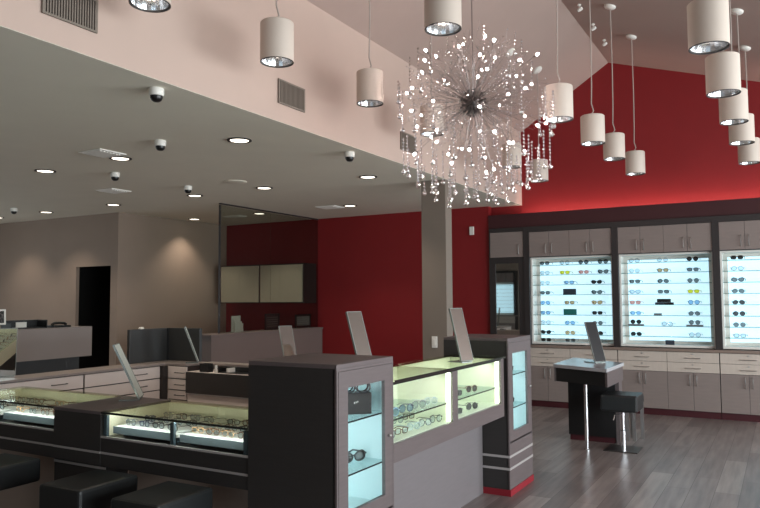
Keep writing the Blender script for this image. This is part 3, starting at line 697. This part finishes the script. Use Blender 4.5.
for bi, rows in enumerate((rows1, rows2, rows3)):
    for ri, row in enumerate(rows):
        z = SHELVES[ri] + 0.0005 if ri < 8 else 0.9155
        for ci, (u, k, c, l) in enumerate(row):
            x = px(bi, u); y = YC+0.085; z = SHELVES[ri] + 0.0005 if ri < 8 else 0.9155
            shelf_n = ORD[ri]+' shelf' if ri < 8 else 'bottom ledge'
            pos = ('left', 'middle', 'right')[ci] + ' column' if len(row) == 3 else (COLN[ci]+' column' if len(row) == 4 else 'left column')
            if len(row) == 2: pos = ('left column', 'right column')[ci]
            if bi == 2: pos = 'left column'
            if bi == 1 and ri == 6 and ci in (0, 2):      # these two pairs sit on little grey plinths
                tag(obj('display_plinth', B(-0.10, 0.10, -0.03, 0.03, 0, 0.022), FC['grey'], loc=(x, y+0.02, z), local=True, bevel=0.002),
                    'grey display plinth on the seventh shelf of the middle display, %s column' % ('left' if ci == 0 else 'right'), 'plinth')
                z += 0.0235
            if k in KM:
                kindw = 'sunglasses' if l == 'd' else 'eyeglasses'
                specs(KM[k], c, L3[l], (x, y, z), 0, '%s %s %s, %s, %s, %s' % (c, KN[k], kindw, shelf_n, pos, BN[bi]), 'eyewear on the lit wall displays', 1.15)
            elif k == 'BOX':
                tag(obj('display_card', B(-0.09, 0.09, -0.015, 0.015, 0, 0.082), M_slate if c == 'slate' else M_teal, loc=(x, y+0.02, z), local=True, bevel=0.003),
                    ('dark slate' if c == 'slate' else 'teal green') + ' block card standing on the display shelf beside the tall mirror', 'card')
            elif k == 'CASES':
                for q, (dx, dz, wd, hh, col) in enumerate(((-0.055, 0, 0.11, 0.03, M_slate), (0.06, 0, 0.12, 0.03, M_black), (0.0, 0.031, 0.17, 0.045, M_black))):
                    tag(obj('glasses_case', B(-wd/2, wd/2, -0.03, 0.03, 0, hh), col, loc=(x+dx, y+0.02, z+dz), local=True, bevel=0.006),
                        ('grey eyeglass case lying left under the top case in middle display', 'black eyeglass case lying right under the top case in middle display', 'black eyeglass case stacked on two others in the middle lit display')[q], 'case', 'eyeglass cases in the middle display')
            elif k == 'PLATE':
                tag(obj('name_plate', B(-0.05, 0.05, -0.01, 0.01, 0, 0.028), FC['grey'], loc=(x, y+0.02, z), local=True), 'small grey name plate on the sixth shelf of the middle display', 'name plate')
            elif k == 'SIGN':
                tag(obj('shelf_sign', B(-0.055, 0.055, -0.012, 0.012, 0, 0.06), M_slate, loc=(x, y+0.02, z), local=True, bevel=0.003), 'small dark sign block on the bottom ledge of the middle display', 'sign')
# trays of frames in the low front counters
def tray(xa, xb, label):
    t = thing('eyeglass_tray', label, 'tray', ((xa+xb)/2, 3.18, 0.7205), group='white eyeglass trays in the front counters')
    obj('tray_bed', B(xa, xb, 2.945, 3.44, 0.757, 0.786), M_tray, t)
    obj('front_lip', B(xa, xb, 2.938, 2.9445, 0.746, 0.788), M_tray_lip, t)
    for x in (xa+0.02, xb-0.06):
        obj('riser', B(x, x+0.04, 3.0, 3.42, 0.7205, 0.7565), M_acrylic, t)
    return t
TR = [(-3.555, -3.06, 'white tray of eyeglass frames nearest the dark counter pier'),
      (-3.00, -2.525, 'white tray of eyeglass frames nearest the tall cabinet'),
      (-4.66, -4.10, 'white tray of eyeglass frames just left of the dark pier'),
      (-5.20, -4.75, 'white tray of eyeglass frames at the photo\'s left edge')]
for xa, xb, l in TR: tray(xa, xb, l)
for q, x in enumerate((-3.605, -3.045, -2.505, -4.715)):
    o = obj('acrylic_post', B(-0.014, 0.014, 0, 0.02, 0, 0.132), M_acrylic, loc=(x, 2.920, 0.7205), local=True, bevel=0.002)
    tag(o, ('smoked acrylic post at left end of the tray counter beside the pier', 'smoked acrylic post between the two eyeglass trays', 'smoked acrylic post against the near tall cabinet', 'smoked acrylic post between the trays at the left edge')[q], 'post', 'acrylic posts in the front counters')
cols_tray = [['grey', 'black', 'dark blue', 'black', 'grey', 'black'], ['tan', 'tortoise', 'tan', 'brown', 'black', 'tortoise'], ['tan', 'black', 'tortoise', 'brown', 'tan', 'black'], ['black', 'tortoise', 'black', 'black', 'brown', 'black']]
TN = ['tray beside the pier', 'tray beside tall cabinet', 'tray left of the pier', 'tray at left edge']
RN = ['front', 'middle', 'back']
for ti, (xa, xb, l) in enumerate(TR):
    n = 3; nr = 4
    for r in range(n):
        for c in range(nr):
            # frames lie in upright columns turned side-on, as on a jeweller's tray
            x = xa + 0.012 + (xb-xa-0.024)*(c+0.5)/nr
            y = 3.01 + r*0.15
            col = cols_tray[ti][(c + 2*r) % 6]
            if ti == 0 and r == 0: col = ['grey', 'dark blue', 'black', 'black'][c]
            k = KINDS[(c+r*2+ti) % 4]
            nm = ('leftmost', 'second from left', 'second from right', 'rightmost')[c]
            specs(k, col, G_lens, (x, y, 0.7865), random.uniform(-0.12, 0.12), '%s eyeglasses, %s in %s row of %s' % (col, nm, RN[r], TN[ti]), 'eyeglasses on the counter trays', 0.74, 0.0)
# right glass counter: shelf and floor
Rz = PI/2 - 0.35
def rot_cam(x, y): return math.atan2(-x, y)*0 + 1.05
gl = 'eyewear in the lit glass counter'
for i, (y, k, c, ln, nm) in enumerate(((3.60, 'round', 'light blue', G_blue, 'blue-lensed round eyeglasses, nearest on shelf of the lit glass counter'),
                                        (3.78, 'round', 'dark blue', G_blue, 'dark blue round eyeglasses, second on shelf of the lit glass counter'),
                                        (3.95, 'round', 'grey', G_lens, 'grey wire eyeglasses, third on shelf of the lit glass counter'),
                                        (4.12, 'aviator', 'pale', G_lens, 'pale clear eyeglasses, last before the post of the lit glass counter'))):
    specs(k, c, ln, (-1.995, y, 0.8665), 1.25, nm, gl, 0.98)
for i, (y, k, c, ln, nm) in enumerate(((4.52, 'square', 'black', G_dark, 'black sunglasses on the counter shelf just right of the post'),
                                        (4.80, 'round', 'tortoise', G_dark, 'tortoise round sunglasses on the counter shelf, far from the post'))):
    specs(k, c, ln, (-1.995, y, 0.8665), 1.25, nm, gl, 0.98)
for i, (y, k, c, ln, nm) in enumerate(((4.52, 'square', 'black', G_dark, 'black sunglasses on the counter floor just right of the post'),
                                        (4.80, 'aviator', 'black', G_dark, 'black aviator sunglasses on the counter floor, far from the post'))):
    specs(k, c, ln, (-1.995, y, 0.7425), 1.25, nm, gl, 1.0)
WN = ['near', 'second', 'third', 'fourth', 'far']
for c in range(5):
    for r in range(2):
        specs(KINDS[(c+r) % 4], ['grey', 'tortoise', 'pale', 'grey', 'black', 'pale'][(c+r*3) % 6], G_lens, (-2.0-0.2*r, 3.57+c*0.158, 0.7425), 1.28+random.uniform(-0.05, 0.05),
              '%s eyeglasses, %s place in %s row on the lit counter\'s floor' % (['grey', 'tortoise', 'pale', 'grey', 'black', 'pale'][(c+r*3) % 6], WN[c], ('outer', 'inner')[r]), gl, 0.92)
# tall cabinets' contents
bag = thing('gift_bag', 'black carrier bag with loop handles on top shelf of the near cabinet', 'bag', (-2.06, 3.30, 0.926), 0.75)
obj('bag_body', MB().prism([(-0.085, -0.05), (0.085, -0.05), (0.085, 0.05), (-0.085, 0.05)], 0, 0.115), M_black, bag, local=True, bevel=0.004)
for y in (-0.03, 0.03):
    for x in (-0.04, 0.045):
        obj('handle', MB().tube([(x+0.036*math.cos(a), y, 0.142+0.030*math.sin(a)) for a in [2*PI*i/14 for i in range(14)]], 0.005, 6, closed=True), M_black, bag, local=True, smooth=True)
mb = MB()
for k in range(3): mb.box(-0.012+k*0.009, -0.008+k*0.009, -0.0525, -0.0502, 0.058+0.003*k, 0.066+0.003*k)
obj('emblem', mb, M_white, bag, local=True)
specs('cat', 'black', G_grad, (-2.06, 3.29, 0.6605), 1.2, 'black cat-eye sunglasses on the lower shelf of the near tall cabinet', 'eyewear in the tall cabinets', 1.25)
specs('cat', 'black', G_dark, (-2.04, 5.71, 0.6605), 1.25, 'black sunglasses on the lower shelf of the far tall cabinet', 'eyewear in the tall cabinets', 1.1)
specs('round', 'black', G_dark, (-2.04, 5.71, 0.9255), 1.25, 'dark round sunglasses on the upper shelf of the far tall cabinet', 'eyewear in the tall cabinets', 1.1)

# ================================================================== COUNTER-TOP MIRRORS
def mirror(loc, rz, label, lean=0.30, h=0.42, wd=0.20, back=False, base=0.13, bm=None):
    t = thing('counter_mirror', label, 'mirror', loc, rz, 'tilting counter mirrors')
    rot = Matrix.Translation((0, 0, 0.012)) @ Matrix.Rotation(-lean, 4, 'X')
    s = -1 if back else 1
    obj('rim', MB().frame_y(-0.007, 0.007, -wd/2, wd/2, 0, h, 0.004).xf(rot), M_mirrim, t, local=True)
    obj('glass_plate', B(-wd/2+0.0045, wd/2-0.0045, min(-0.006*s, -0.001*s), max(-0.006*s, -0.001*s), 0.0045, h-0.0045).xf(rot), M_mirror, t, local=True)
    obj('back_plate', B(-wd/2+0.0045, wd/2-0.0045, min(0, 0.005*s), max(0, 0.005*s), 0.0045, h-0.0045).xf(rot), bm or M_mback, t, local=True)
    obj('base', B(-wd/2+0.01, wd/2-0.01, 0.0, base, 0.0, 0.007), M_mirrim, t, local=True)
    return t
mirror((-1.96, 4.64, 1.093), math.radians(72), 'tilted counter mirror on the lit glass counter near the column', 0.28, 0.385, 0.13)
mirror((-2.19, 3.66, 1.093), math.radians(74), 'tilted counter mirror behind the near tall cabinet, against the red wall', 0.34, 0.385, 0.12)
mirror((-4.28, 5.68, 0.877), math.radians(68), 'tilted mirror behind the near tall cabinet, against the taupe half wall', 0.33, 0.41, 0.15)
mirror((-3.84, 3.40, 0.875), math.radians(130), 'tilted counter mirror seen edge-on on the dark pier', 0.44, 0.40, 0.18, back=True, bm=M_backing)
mirror((-5.44, 5.58, 0.877), math.radians(131), 'tilted mirror seen edge-on in front of the dark privacy screen', 0.36, 0.40, 0.12, back=True, bm=M_backing)
mirror((-5.98, 3.72, 0.877), math.radians(66), 'tilted counter mirror cut by the left edge, below the reception screen', -0.10, 0.42, 0.26, base=0.10)
mirror((-1.75, 7.80, 0.842), math.radians(58), 'tilted dark-backed mirror on the small consulting table', 0.32, 0.445, 0.16, back=True, base=0.17)

# ================================================================== SMALL TABLE AND STOOLS
tb = thing('consulting_table', 'small grey-topped table with dark block base before the lit displays', 'table', (-1.86, 7.75, 0))
TP = [(-2.17, 7.47), (-1.55, 7.17), (-1.535, 7.95), (-2.19, 8.38)]
obj('table_top', MB().prism(TP, 0.805, 0.840), M_table, tb, bevel=0.003)
ins = [(-2.15, 7.48), (-1.575, 7.22), (-1.56, 8.22), (-2.17, 8.42)]
obj('apron', MB().prism([(-2.145, 7.49), (-1.58, 7.235), (-1.58, 7.94), (-2.145, 8.30)], 0.66, 0.804), M_black, tb)
obj('side_panel', MB().prism([(-1.579, 7.225), (-1.555, 7.215), (-1.545, 7.93), (-1.579, 7.93)], 0.655, 0.804), M_lam, tb)
obj('side_panel', MB().prism([(-2.168, 7.50), (-2.146, 7.49), (-2.146, 8.30), (-2.168, 8.30)], 0.655, 0.804), M_lam_grey, tb)
obj('pedestal', B(-2.10, -1.60, 7.78, 7.96, 0.06, 0.659), M_black, tb)
obj('pedestal_lit_side', B(-1.599, -1.56, 7.78, 7.94, 0.0, 0.654), M_lam, tb)  # block's right face made lighter, daylight on it put into the colour
obj('toe_kick', B(-2.09, -1.61, 7.795, 7.95, 0, 0.059), M_toe, tb)
obj('leg', MB().lathe([(0.019, 0), (0.019, 0.659)], (-1.80, 7.335, 0), 16), M_chrome, tb, smooth=True)
obj('leg_foot', MB().lathe([(0.028, 0), (0.028, 0.010), (0.020, 0.014)], (-1.80, 7.335, 0), 16), M_chrome, tb, smooth=True)
def stool(loc, rz, label, H=0.56, wx=0.34, wy=0.38, th=0.145, first=None):
    t = thing('cube_stool', label, 'stool', loc, rz, 'black leather stools on chrome columns')
    obj('seat', B(-wx/2, wx/2, -wy/2, wy/2, H-th, H), M_leather, t, local=True, bevel=0.018)
    obj('seat_plate', B(-0.11, 0.11, -0.11, 0.11, H-th-0.012, H-th-0.001), M_black, t, local=True)
    obj('column', MB().lathe([(0.030, 0.012), (0.030, 0.19), (0.022, 0.195), (0.022, H-th-0.012)], seg=16), M_chrome, t, local=True, smooth=True)
    obj('lever', MB().tube([(0, -0.02, H-th-0.04), (-0.06, -0.08, H-th-0.05), (-0.07, -0.10, H-th-0.10)], 0.005, 6), M_chrome, t, local=True)
    obj('foot_plate', B(-0.165, 0.165, -0.165, 0.165, 0, 0.010), M_gun, t, local=True, bevel=0.003)
    return t
stool((-3.385, 2.645, 0), 0.03, 'black leather stool before the dark pier, middle of the front three', wx=0.33, wy=0.40)
stool((-2.815, 2.645, 0), 0.03, 'black leather stool before the tray counter, nearest the tall cabinet', wx=0.33, wy=0.40)
stool((-4.275, 2.63, 0), 0.03, 'black leather stool cut by the left edge of the picture', wx=0.36, wy=0.42)
stool((-1.485, 7.54, 0), 0.0, 'black leather stool with chrome column in front of the small table', H=0.565, wx=0.36, wy=0.36, th=0.165)
s2 = thing('legged_stool', 'narrow stool on square chrome legs half hidden behind the chrome-column stool', 'stool', (-1.46, 8.10, 0))
for x, y in ((0.0, -0.08), (0.055, 0.09), (-0.07, -0.08), (-0.05, 0.09)):
    obj('leg', B(x-0.017, x+0.017, y-0.017, y+0.017, 0, 0.40), M_steel, s2, local=True)
obj('seat', B(-0.09, 0.075, -0.11, 0.12, 0.40, 0.47), M_leather, s2, local=True, bevel=0.012)

# ================================================================== LOW CEILING FIXTURES
def downlight(x, y, label, first=[None]):
    if first[0] is None:
        t = thing('recessed_downlight', label, 'downlight', (x, y, ZC-0.001), 0, 'recessed downlights in the low ceiling')
        obj('trim_ring', MB().lathe([(0.082, 0), (0.105, 0), (0.105, -0.007), (0.088, -0.010), (0.080, -0.004)], seg=28, cap=False), M_espresso, t, local=True, smooth=True)
        obj('lens', MB().lathe([(0.080, -0.001), (0.078, -0.006), (0.03, -0.009)], seg=28), E_down, t, local=True, smooth=True)
        d = bpy.data.lights.new('downlight_beam', 'SPOT'); d.energy = DL_POWER; d.spot_size = math.radians(105); d.spot_blend = 0.7; d.shadow_soft_size = 0.05; d.color = (1, 0.86, 0.70)
        o = bpy.data.objects.new('downlight_beam', d); COL.objects.link(o); o.parent = t; o.location = (0, 0, -0.02)
        first[0] = t
        return t
    return dup(first[0], (x, y, ZC-0.001), 0, label)
DLS = [(-4.03, 4.60, 'big near downlight between the corner dome camera and the beige soffit edge'), (-5.53, 4.60, 'downlight touching the nearer square ceiling vent'),
       (-6.74, 4.64, 'downlight left of the nearer square ceiling vent'), (-4.03, 6.76, 'downlight nearest the chandelier, below the right dome camera'),
       (-5.52, 6.76, 'downlight beside the round ceiling speaker'), (-6.70, 6.78, 'downlight just right of the dome camera over the taupe wall'),
       (-8.33, 6.82, 'downlight below the farther square ceiling vent'), (-9.89, 6.84, 'downlight at far left beside a small dome camera'),
       (-5.52, 8.74, 'downlight near the red wall beside a flat ceiling vent'), (-7.25, 8.76, 'downlight behind the glass partition'), (-8.68, 8.78, 'small downlight close to the taupe wall before the partition'),
       (-11.2, 6.86, 'downlight washing the taupe wall at the left edge')]
for x, y, l in DLS: downlight(x, y, l)
def dome(x, y, label, sc=1.0, first=[None]):
    if first[0] is None:
        t = thing('dome_camera', label, 'security camera', (x, y, ZC-0.001), 0, 'dome cameras on the low ceiling')
        obj('housing', MB().lathe([(0.045, 0), (0.048, -0.008), (0.048, -0.042), (0.042, -0.050)], seg=24), M_white, t, local=True, smooth=True)
        obj('dome', MB().lathe([(0.040, -0.0505), (0.039, -0.066), (0.031, -0.080), (0.018, -0.088), (0.003, -0.090)], seg=24), M_black, t, local=True, smooth=True)
        first[0] = t; return t
    return dup(first[0], (x, y, ZC-0.001), 0, label)
for x, y, l in ((-3.49, 3.18, 'dome camera nearest the front, under the beige soffit edge'), (-4.62, 4.26, 'dome camera between nearer square vent and big near downlight'), (-6.21, 5.10, 'dome camera between the two square ceiling vents'),
                (-6.21, 6.17, 'dome camera above the taupe wall, left of the ceiling speaker'), (-9.87, 6.30, 'small dome camera at the far left of the ceiling'), (-3.49, 5.52, 'dome camera by the soffit edge left of the chandelier')):
    dome(x, y, l)
def vent(x, y, label, a=0.30, b=0.30):
    t = thing('ceiling_vent', label, 'vent', (x, y, ZC-0.001), 0)
    obj('frame', MB().prism([(-a/2, -b/2), (a/2, -b/2), (a/2, b/2), (-a/2, b/2)], -0.012, -0.001), M_vent, t, local=True, bevel=0.004)
    mb = MB()
    for k in range(7):
        y0 = -b/2+0.03+(b-0.06)*k/7; mb.box(-a/2+0.03, a/2-0.03, y0, y0+0.018, -0.020, -0.0125)
    obj('louvre', mb, M_vent, t, local=True)
    return t
vent(-5.46, 4.34, 'nearer square white ceiling vent'); vent(-7.24, 5.93, 'farther square white ceiling vent, above the door')
vent(-5.85, 8.70, 'flat white ceiling vent near the red wall', 0.34, 0.30); vent(-7.82, 8.83, 'pale ceiling vent behind the glass partition', 0.34, 0.2)
tag(obj('ceiling_speaker', MB().lathe([(0.13, 0), (0.13, -0.006), (0.12, -0.010), (0.03, -0.011)], (0, 0, 0), 28), M_ceil, loc=(-5.51, 6.23, ZC-0.001), local=True, smooth=True), 'round flush ceiling speaker in the middle of the low ceiling', 'speaker')
# return-air grilles on the soffit wall
for yc, l in ((2.43, 'return-air grille on the soffit wall, top left'), (4.43, 'return-air grille on the soffit wall between two pendant lamps'), (6.43, 'return-air grille on the soffit wall behind the chandelier')):
    g = thing('wall_grille', l, 'grille', (XS+0.001, yc, 3.16), 0, 'air grilles on the soffit wall')
    obj('backing', B(0, 0.004, -0.165, 0.165, -0.09, 0.09), M_grille_back, g, local=True)
    obj('frame', MB().frame_x(0.0045, 0.014, -0.172, 0.172, -0.096, 0.096, 0.012), M_column, g, local=True)
    mb = MB()
    for k in range(20):
        y = -0.158+0.316*k/19; mb.box(0.005, 0.013, y-0.004, y+0.004, -0.083, 0.083)
    obj('slats', mb, M_column, g, local=True)
# wall plates
def plate(name, mb, l, cat): tag(obj(name, mb, M_white, bevel=0.003), l, cat)
plate('wall_sensor', B(-4.118, -4.05, 9.905, 9.929, 2.50, 2.625), 'white sensor box high on the red wall right of the column', 'sensor')
plate('wall_plate', MB().box(-3.54, -3.472, 7.348, 7.359, 0.98, 1.11).box(-3.52, -3.492, 7.343, 7.348, 1.01, 1.08), 'white switch plate low on the taupe column', 'switch plate')

# ================================================================== PENDANT LAMPS
Dp = 0.222; Hp = 0.265
def ridge_z(x): return RZ-KR*(x-RX) if x > RX else RZ-KL*(RX-x)
def pendant(x, y, z, label):
    """z: bottom of the lamp"""
    t = thing('pendant_lamp', label, 'pendant lamp', (x, y, z), 0, 'cylinder pendant lamps')
    R = Dp/2
    obj('shell', MB().lathe([(R-0.006, 0.0), (R, 0.0), (R, Hp-0.006), (R-0.006, Hp), (0.012, Hp), (0.012, Hp-0.01), (R-0.008, Hp-0.012), (R-0.008, 0.02)], seg=36, cap=False), M_lamp, t, local=True, smooth=True)
    obj('rim', MB().lathe([(R-0.008, 0.004), (R-0.007, -0.004), (R-0.001, -0.004), (R-0.001, 0.0)], seg=36, cap=False), M_espresso, t, local=True, smooth=True)
    obj('reflector', MB().lathe([(R-0.012, 0.006), (R-0.03, 0.07), (0.03, 0.12), (0.004, 0.125)], seg=24, cap=False), M_reflector, t, local=True, smooth=False)
    obj('bulb', MB().ball((0, 0, 0.075), 0.032, 2), E_pbulb, t, local=True, smooth=True)
    obj('clamp', MB().lathe([(0.012, Hp), (0.012, Hp+0.02), (0.006, Hp+0.03)], seg=12), M_steel, t, local=True, smooth=True)
    zt = ridge_z(x)-z
    pts = [(0, 0, Hp+0.025), (0.012, 0.004, Hp+0.05), (-0.006, 0, Hp+0.12), (0, 0, Hp+0.3), (0.004, 0, (Hp+zt)/2), (0, 0, zt-0.03)]
    obj('cord', MB().tube(pts, 0.006, 6), M_cord, t, local=True, smooth=True)
    k = KR if x > RX else -KL
    cm = MB().lathe([(0.062, 0.0), (0.062, -0.018), (0.05, -0.03), (0.012, -0.034)], seg=24)
    obj('ceiling_canopy', cm.xf(Matrix.Translation((0, 0, zt-0.002)) @ Matrix.Rotation(math.atan(k), 4, 'Y')), M_white, t, local=True, smooth=True)
    return t
def ray_at(pxx, pyy, depth):
    d = rr*((pxx-380)/704) - uu*((pyy-254)/704) + fw
    return Vector((0, 0, 1.55)) + d*depth
# measured positions (x, y, bottom z)
PEND = [(635.5, 174, 8.38, 'farthest pendant of the middle row, lowest against the red gable'), (614.3, 159, 7.52, 'second farthest pendant of the middle row'), (593, 143.5, 6.70, 'third farthest pendant of the middle row'),
        (559, 119.5, 5.58, 'pendant touching the right side of the chandelier'), (443, 29, 4.20, 'large pendant cut by the top edge, just above the chandelier'),
        (749.5, 163, 7.75, 'lowest and farthest pendant of the right-hand row'), (742, 143, 6.75, 'second farthest pendant of the right-hand row'), (734, 122, 5.95, 'middle pendant of the right-hand row'),
        (723.5, 93.5, 4.92, 'second nearest pendant of the right-hand row'), (709, 47.5, 4.08, 'nearest and largest pendant of the right-hand row'),
        (277, 62, 4.66, 'pendant hanging before the soffit wall over the dark tall cabinet'), (370, 103.5, 5.80, 'pendant left of the chandelier, before the soffit wall'),
        (432, 134, 6.70, 'pendant half hidden behind the left of the chandelier'), (512, 167, 8.20, 'pendant half hidden behind the lower right of the chandelier'), (539.5, 181, 8.95, 'pendant just below right of the chandelier'),
        (150, 4, 3.85, 'pendant at the very top left, only its bottom showing')]
for a, b, dp, l in PEND:
    p = ray_at(a, b, dp); pendant(p.x, p.y, p.z, l)
# small spot heads along the ridge
for q, y in enumerate((7.75, 8.4, 9.0)):
    s = thing('ridge_spot', ('small ridge spotlight nearest the chandelier', 'middle one of the three small ridge spotlights', 'small ridge spotlight closest to the red gable')[q], 'spotlight', (-1.87, y, ridge_z(-1.87)-0.001), 0, 'small spotlights along the ridge')
    obj('mount', MB().lathe([(0.022, 0), (0.022, -0.012), (0.007, -0.018), (0.007, -0.05)], seg=14), M_white, s, local=True, smooth=True)
    obj('head', MB().lathe([(0.012, -0.02), (0.022, 0.0), (0.022, 0.03), (0.010, 0.04)], seg=14).xf(Matrix.Translation((0.0, 0, -0.062)) @ Matrix.Rotation(1.0, 4, 'Y')), M_white, s, local=True, smooth=True)
    obj('lens', MB().lathe([(0.018, 0), (0.018, -0.002)], seg=14).xf(Matrix.Translation((0, 0, -0.062)) @ Matrix.Rotation(1.0, 4, 'Y') @ Matrix.Translation((0, 0, -0.021))), M_reflector, s, local=True)
# unseen glowing strip added on top of the fascia to brighten the gable's foot
cv = obj('cove_fill_strip', B(-3.3, XR-0.2, 9.945, 9.965, 2.722, 2.734), E_cove_fill); tag(cv, 'added hidden light strip washing the foot of the red gable', 'light strip')

# ================================================================== CHANDELIER
cc = ray_at(473, 103, 5.40)
chd = thing('chandelier', 'large spherical crystal chandelier with dozens of small bright bulbs', 'chandelier', cc)
mb = MB().ball((0, 0, 0), 0.062, 2)
rg = random.Random(3)
for k in range(60):
    a = rg.uniform(0, 2*PI); z = rg.uniform(-1, 1); q = math.sqrt(1-z*z); dv = Vector((q*math.cos(a), q*math.sin(a), z))
    mb.tube([dv*0.055, dv*0.10], [0.007, 0.004], 5); mb.ball(dv*0.10, 0.010, 1)
obj('hub', mb, M_gun, chd, local=True, smooth=True)
zt = ridge_z(cc.x)-cc.z
obj('suspension_rod', MB().tube([(0, 0, 0.06), (0, 0, zt-0.04)], 0.006, 8), M_chrome, chd, local=True)
obj('ceiling_rose', MB().lathe([(0.08, 0.02), (0.08, -0.025), (0.015, -0.045)], (0, 0, zt-0.02), 24), M_chrome, chd, local=True, smooth=True)
NA = 48
tips = []
for k in range(NA):
    z = 1-2*(k+0.5)/NA; q = math.sqrt(1-z*z); a = k*2.39996+rg.uniform(-0.25, 0.25)
    dv = Vector((q*math.cos(a), q*math.sin(a), z)); R = rg.uniform(0.40, 0.60)
    side = dv.orthogonal().normalized(); side.rotate(Matrix.Rotation(rg.uniform(0, 6.28), 3, dv))
    pts = [dv*0.06, dv*R*0.25+side*0.03, dv*R*0.5+side*0.02, dv*R*0.75-side*0.03, dv*R]
    ar = obj('light_arm', MB().tube(pts, 0.0017, 5).tube([dv*(R-0.012), dv*(R+0.012)], 0.006, 6), M_wire, chd, local=True, smooth=True)
    bl = dv*(R+0.022)
    obj('bulb', MB().ball((0, 0, 0), 0.009, 2, (1, 1, 1.4)).xf(Matrix.Translation(bl) @ dv.to_track_quat('Z', 'Y').to_matrix().to_4x4()), E_bulb, ar, local=True, smooth=True)
    tips.append(dv)
# decorative curled twigs with little crystals: nobody could count them
mb = MB(); mc = MB()
for k in range(260):
    z = rg.uniform(-1, 1); q = math.sqrt(1-z*z); a = rg.uniform(0, 2*PI); dv = Vector((q*math.cos(a), q*math.sin(a), z)); R = rg.uniform(0.38, 0.60)
    side = dv.orthogonal().normalized(); side.rotate(Matrix.Rotation(rg.uniform(0, 6.28), 3, dv)); s2v = dv.cross(side)
    pts = [dv*0.06, dv*R*0.4+side*0.02]
    pts += [dv*(R*0.7)+side*0.03*math.cos(t)+s2v*0.03*math.sin(t)+dv*0.02*t for t in (0, 1.6, 3.1, 4.7)]
    pts += [dv*R]
    mb.tube(pts, 0.0011, 4)
    for f in (0.55, 0.75, 0.9, 1.0): mc.ball(dv*R*f+side*rg.uniform(-0.02, 0.02), rg.uniform(0.004, 0.007), 1)
tw = obj('wire_twigs', mb, M_wire, chd, local=True); tw['kind'] = 'stuff'
tc_ = obj('crystal_sprigs', mc, M_crystal, chd, local=True); tc_['kind'] = 'stuff'
strand_me = {}
def strand(L):
    L = max(0.12, round(L/0.052)*0.052)
    key = round(L, 3)
    if key not in strand_me:
        mb = MB().tube([(0, 0, 0), (0, 0, -L)], 0.0012, 4); n = int(L/0.026)
        for j in range(n): mb.ball((0, 0, -0.026*(j+0.5)), 0.0085, 1, (1, 1, 1.15))
        mb.ball((0, 0, -L-0.012), 0.019, 2)
        bmesh.ops.recalc_face_normals(mb.bm, faces=mb.bm.faces); me = bpy.data.meshes.new('crystal_strand'); mb.bm.to_mesh(me); mb.bm.free(); me.materials.append(M_crystal)
        strand_me[key] = me
    return strand_me[key]
for k in range(98):
    a = k*2.39996
    if k < 66:                       # curtain below
        q = 0.06+0.52*math.sqrt((k+0.5)/66); z = -math.sqrt(max(0.0, 0.60**2-q*q)); L = math.sqrt(0.76**2-q*q)+z+rg.uniform(-0.03, 0.03)
    else:                            # strands dangling from the upper twigs
        zz = rg.uniform(0.0, 0.9); q = 0.60*math.sqrt(1-zz*zz); z = 0.60*zz; L = rg.uniform(0.12, 0.30)
    o = bpy.data.objects.new('crystal_strand', strand(L)); COL.objects.link(o)
    o.parent = chd; o.location = (q*math.cos(a), q*math.sin(a), z)
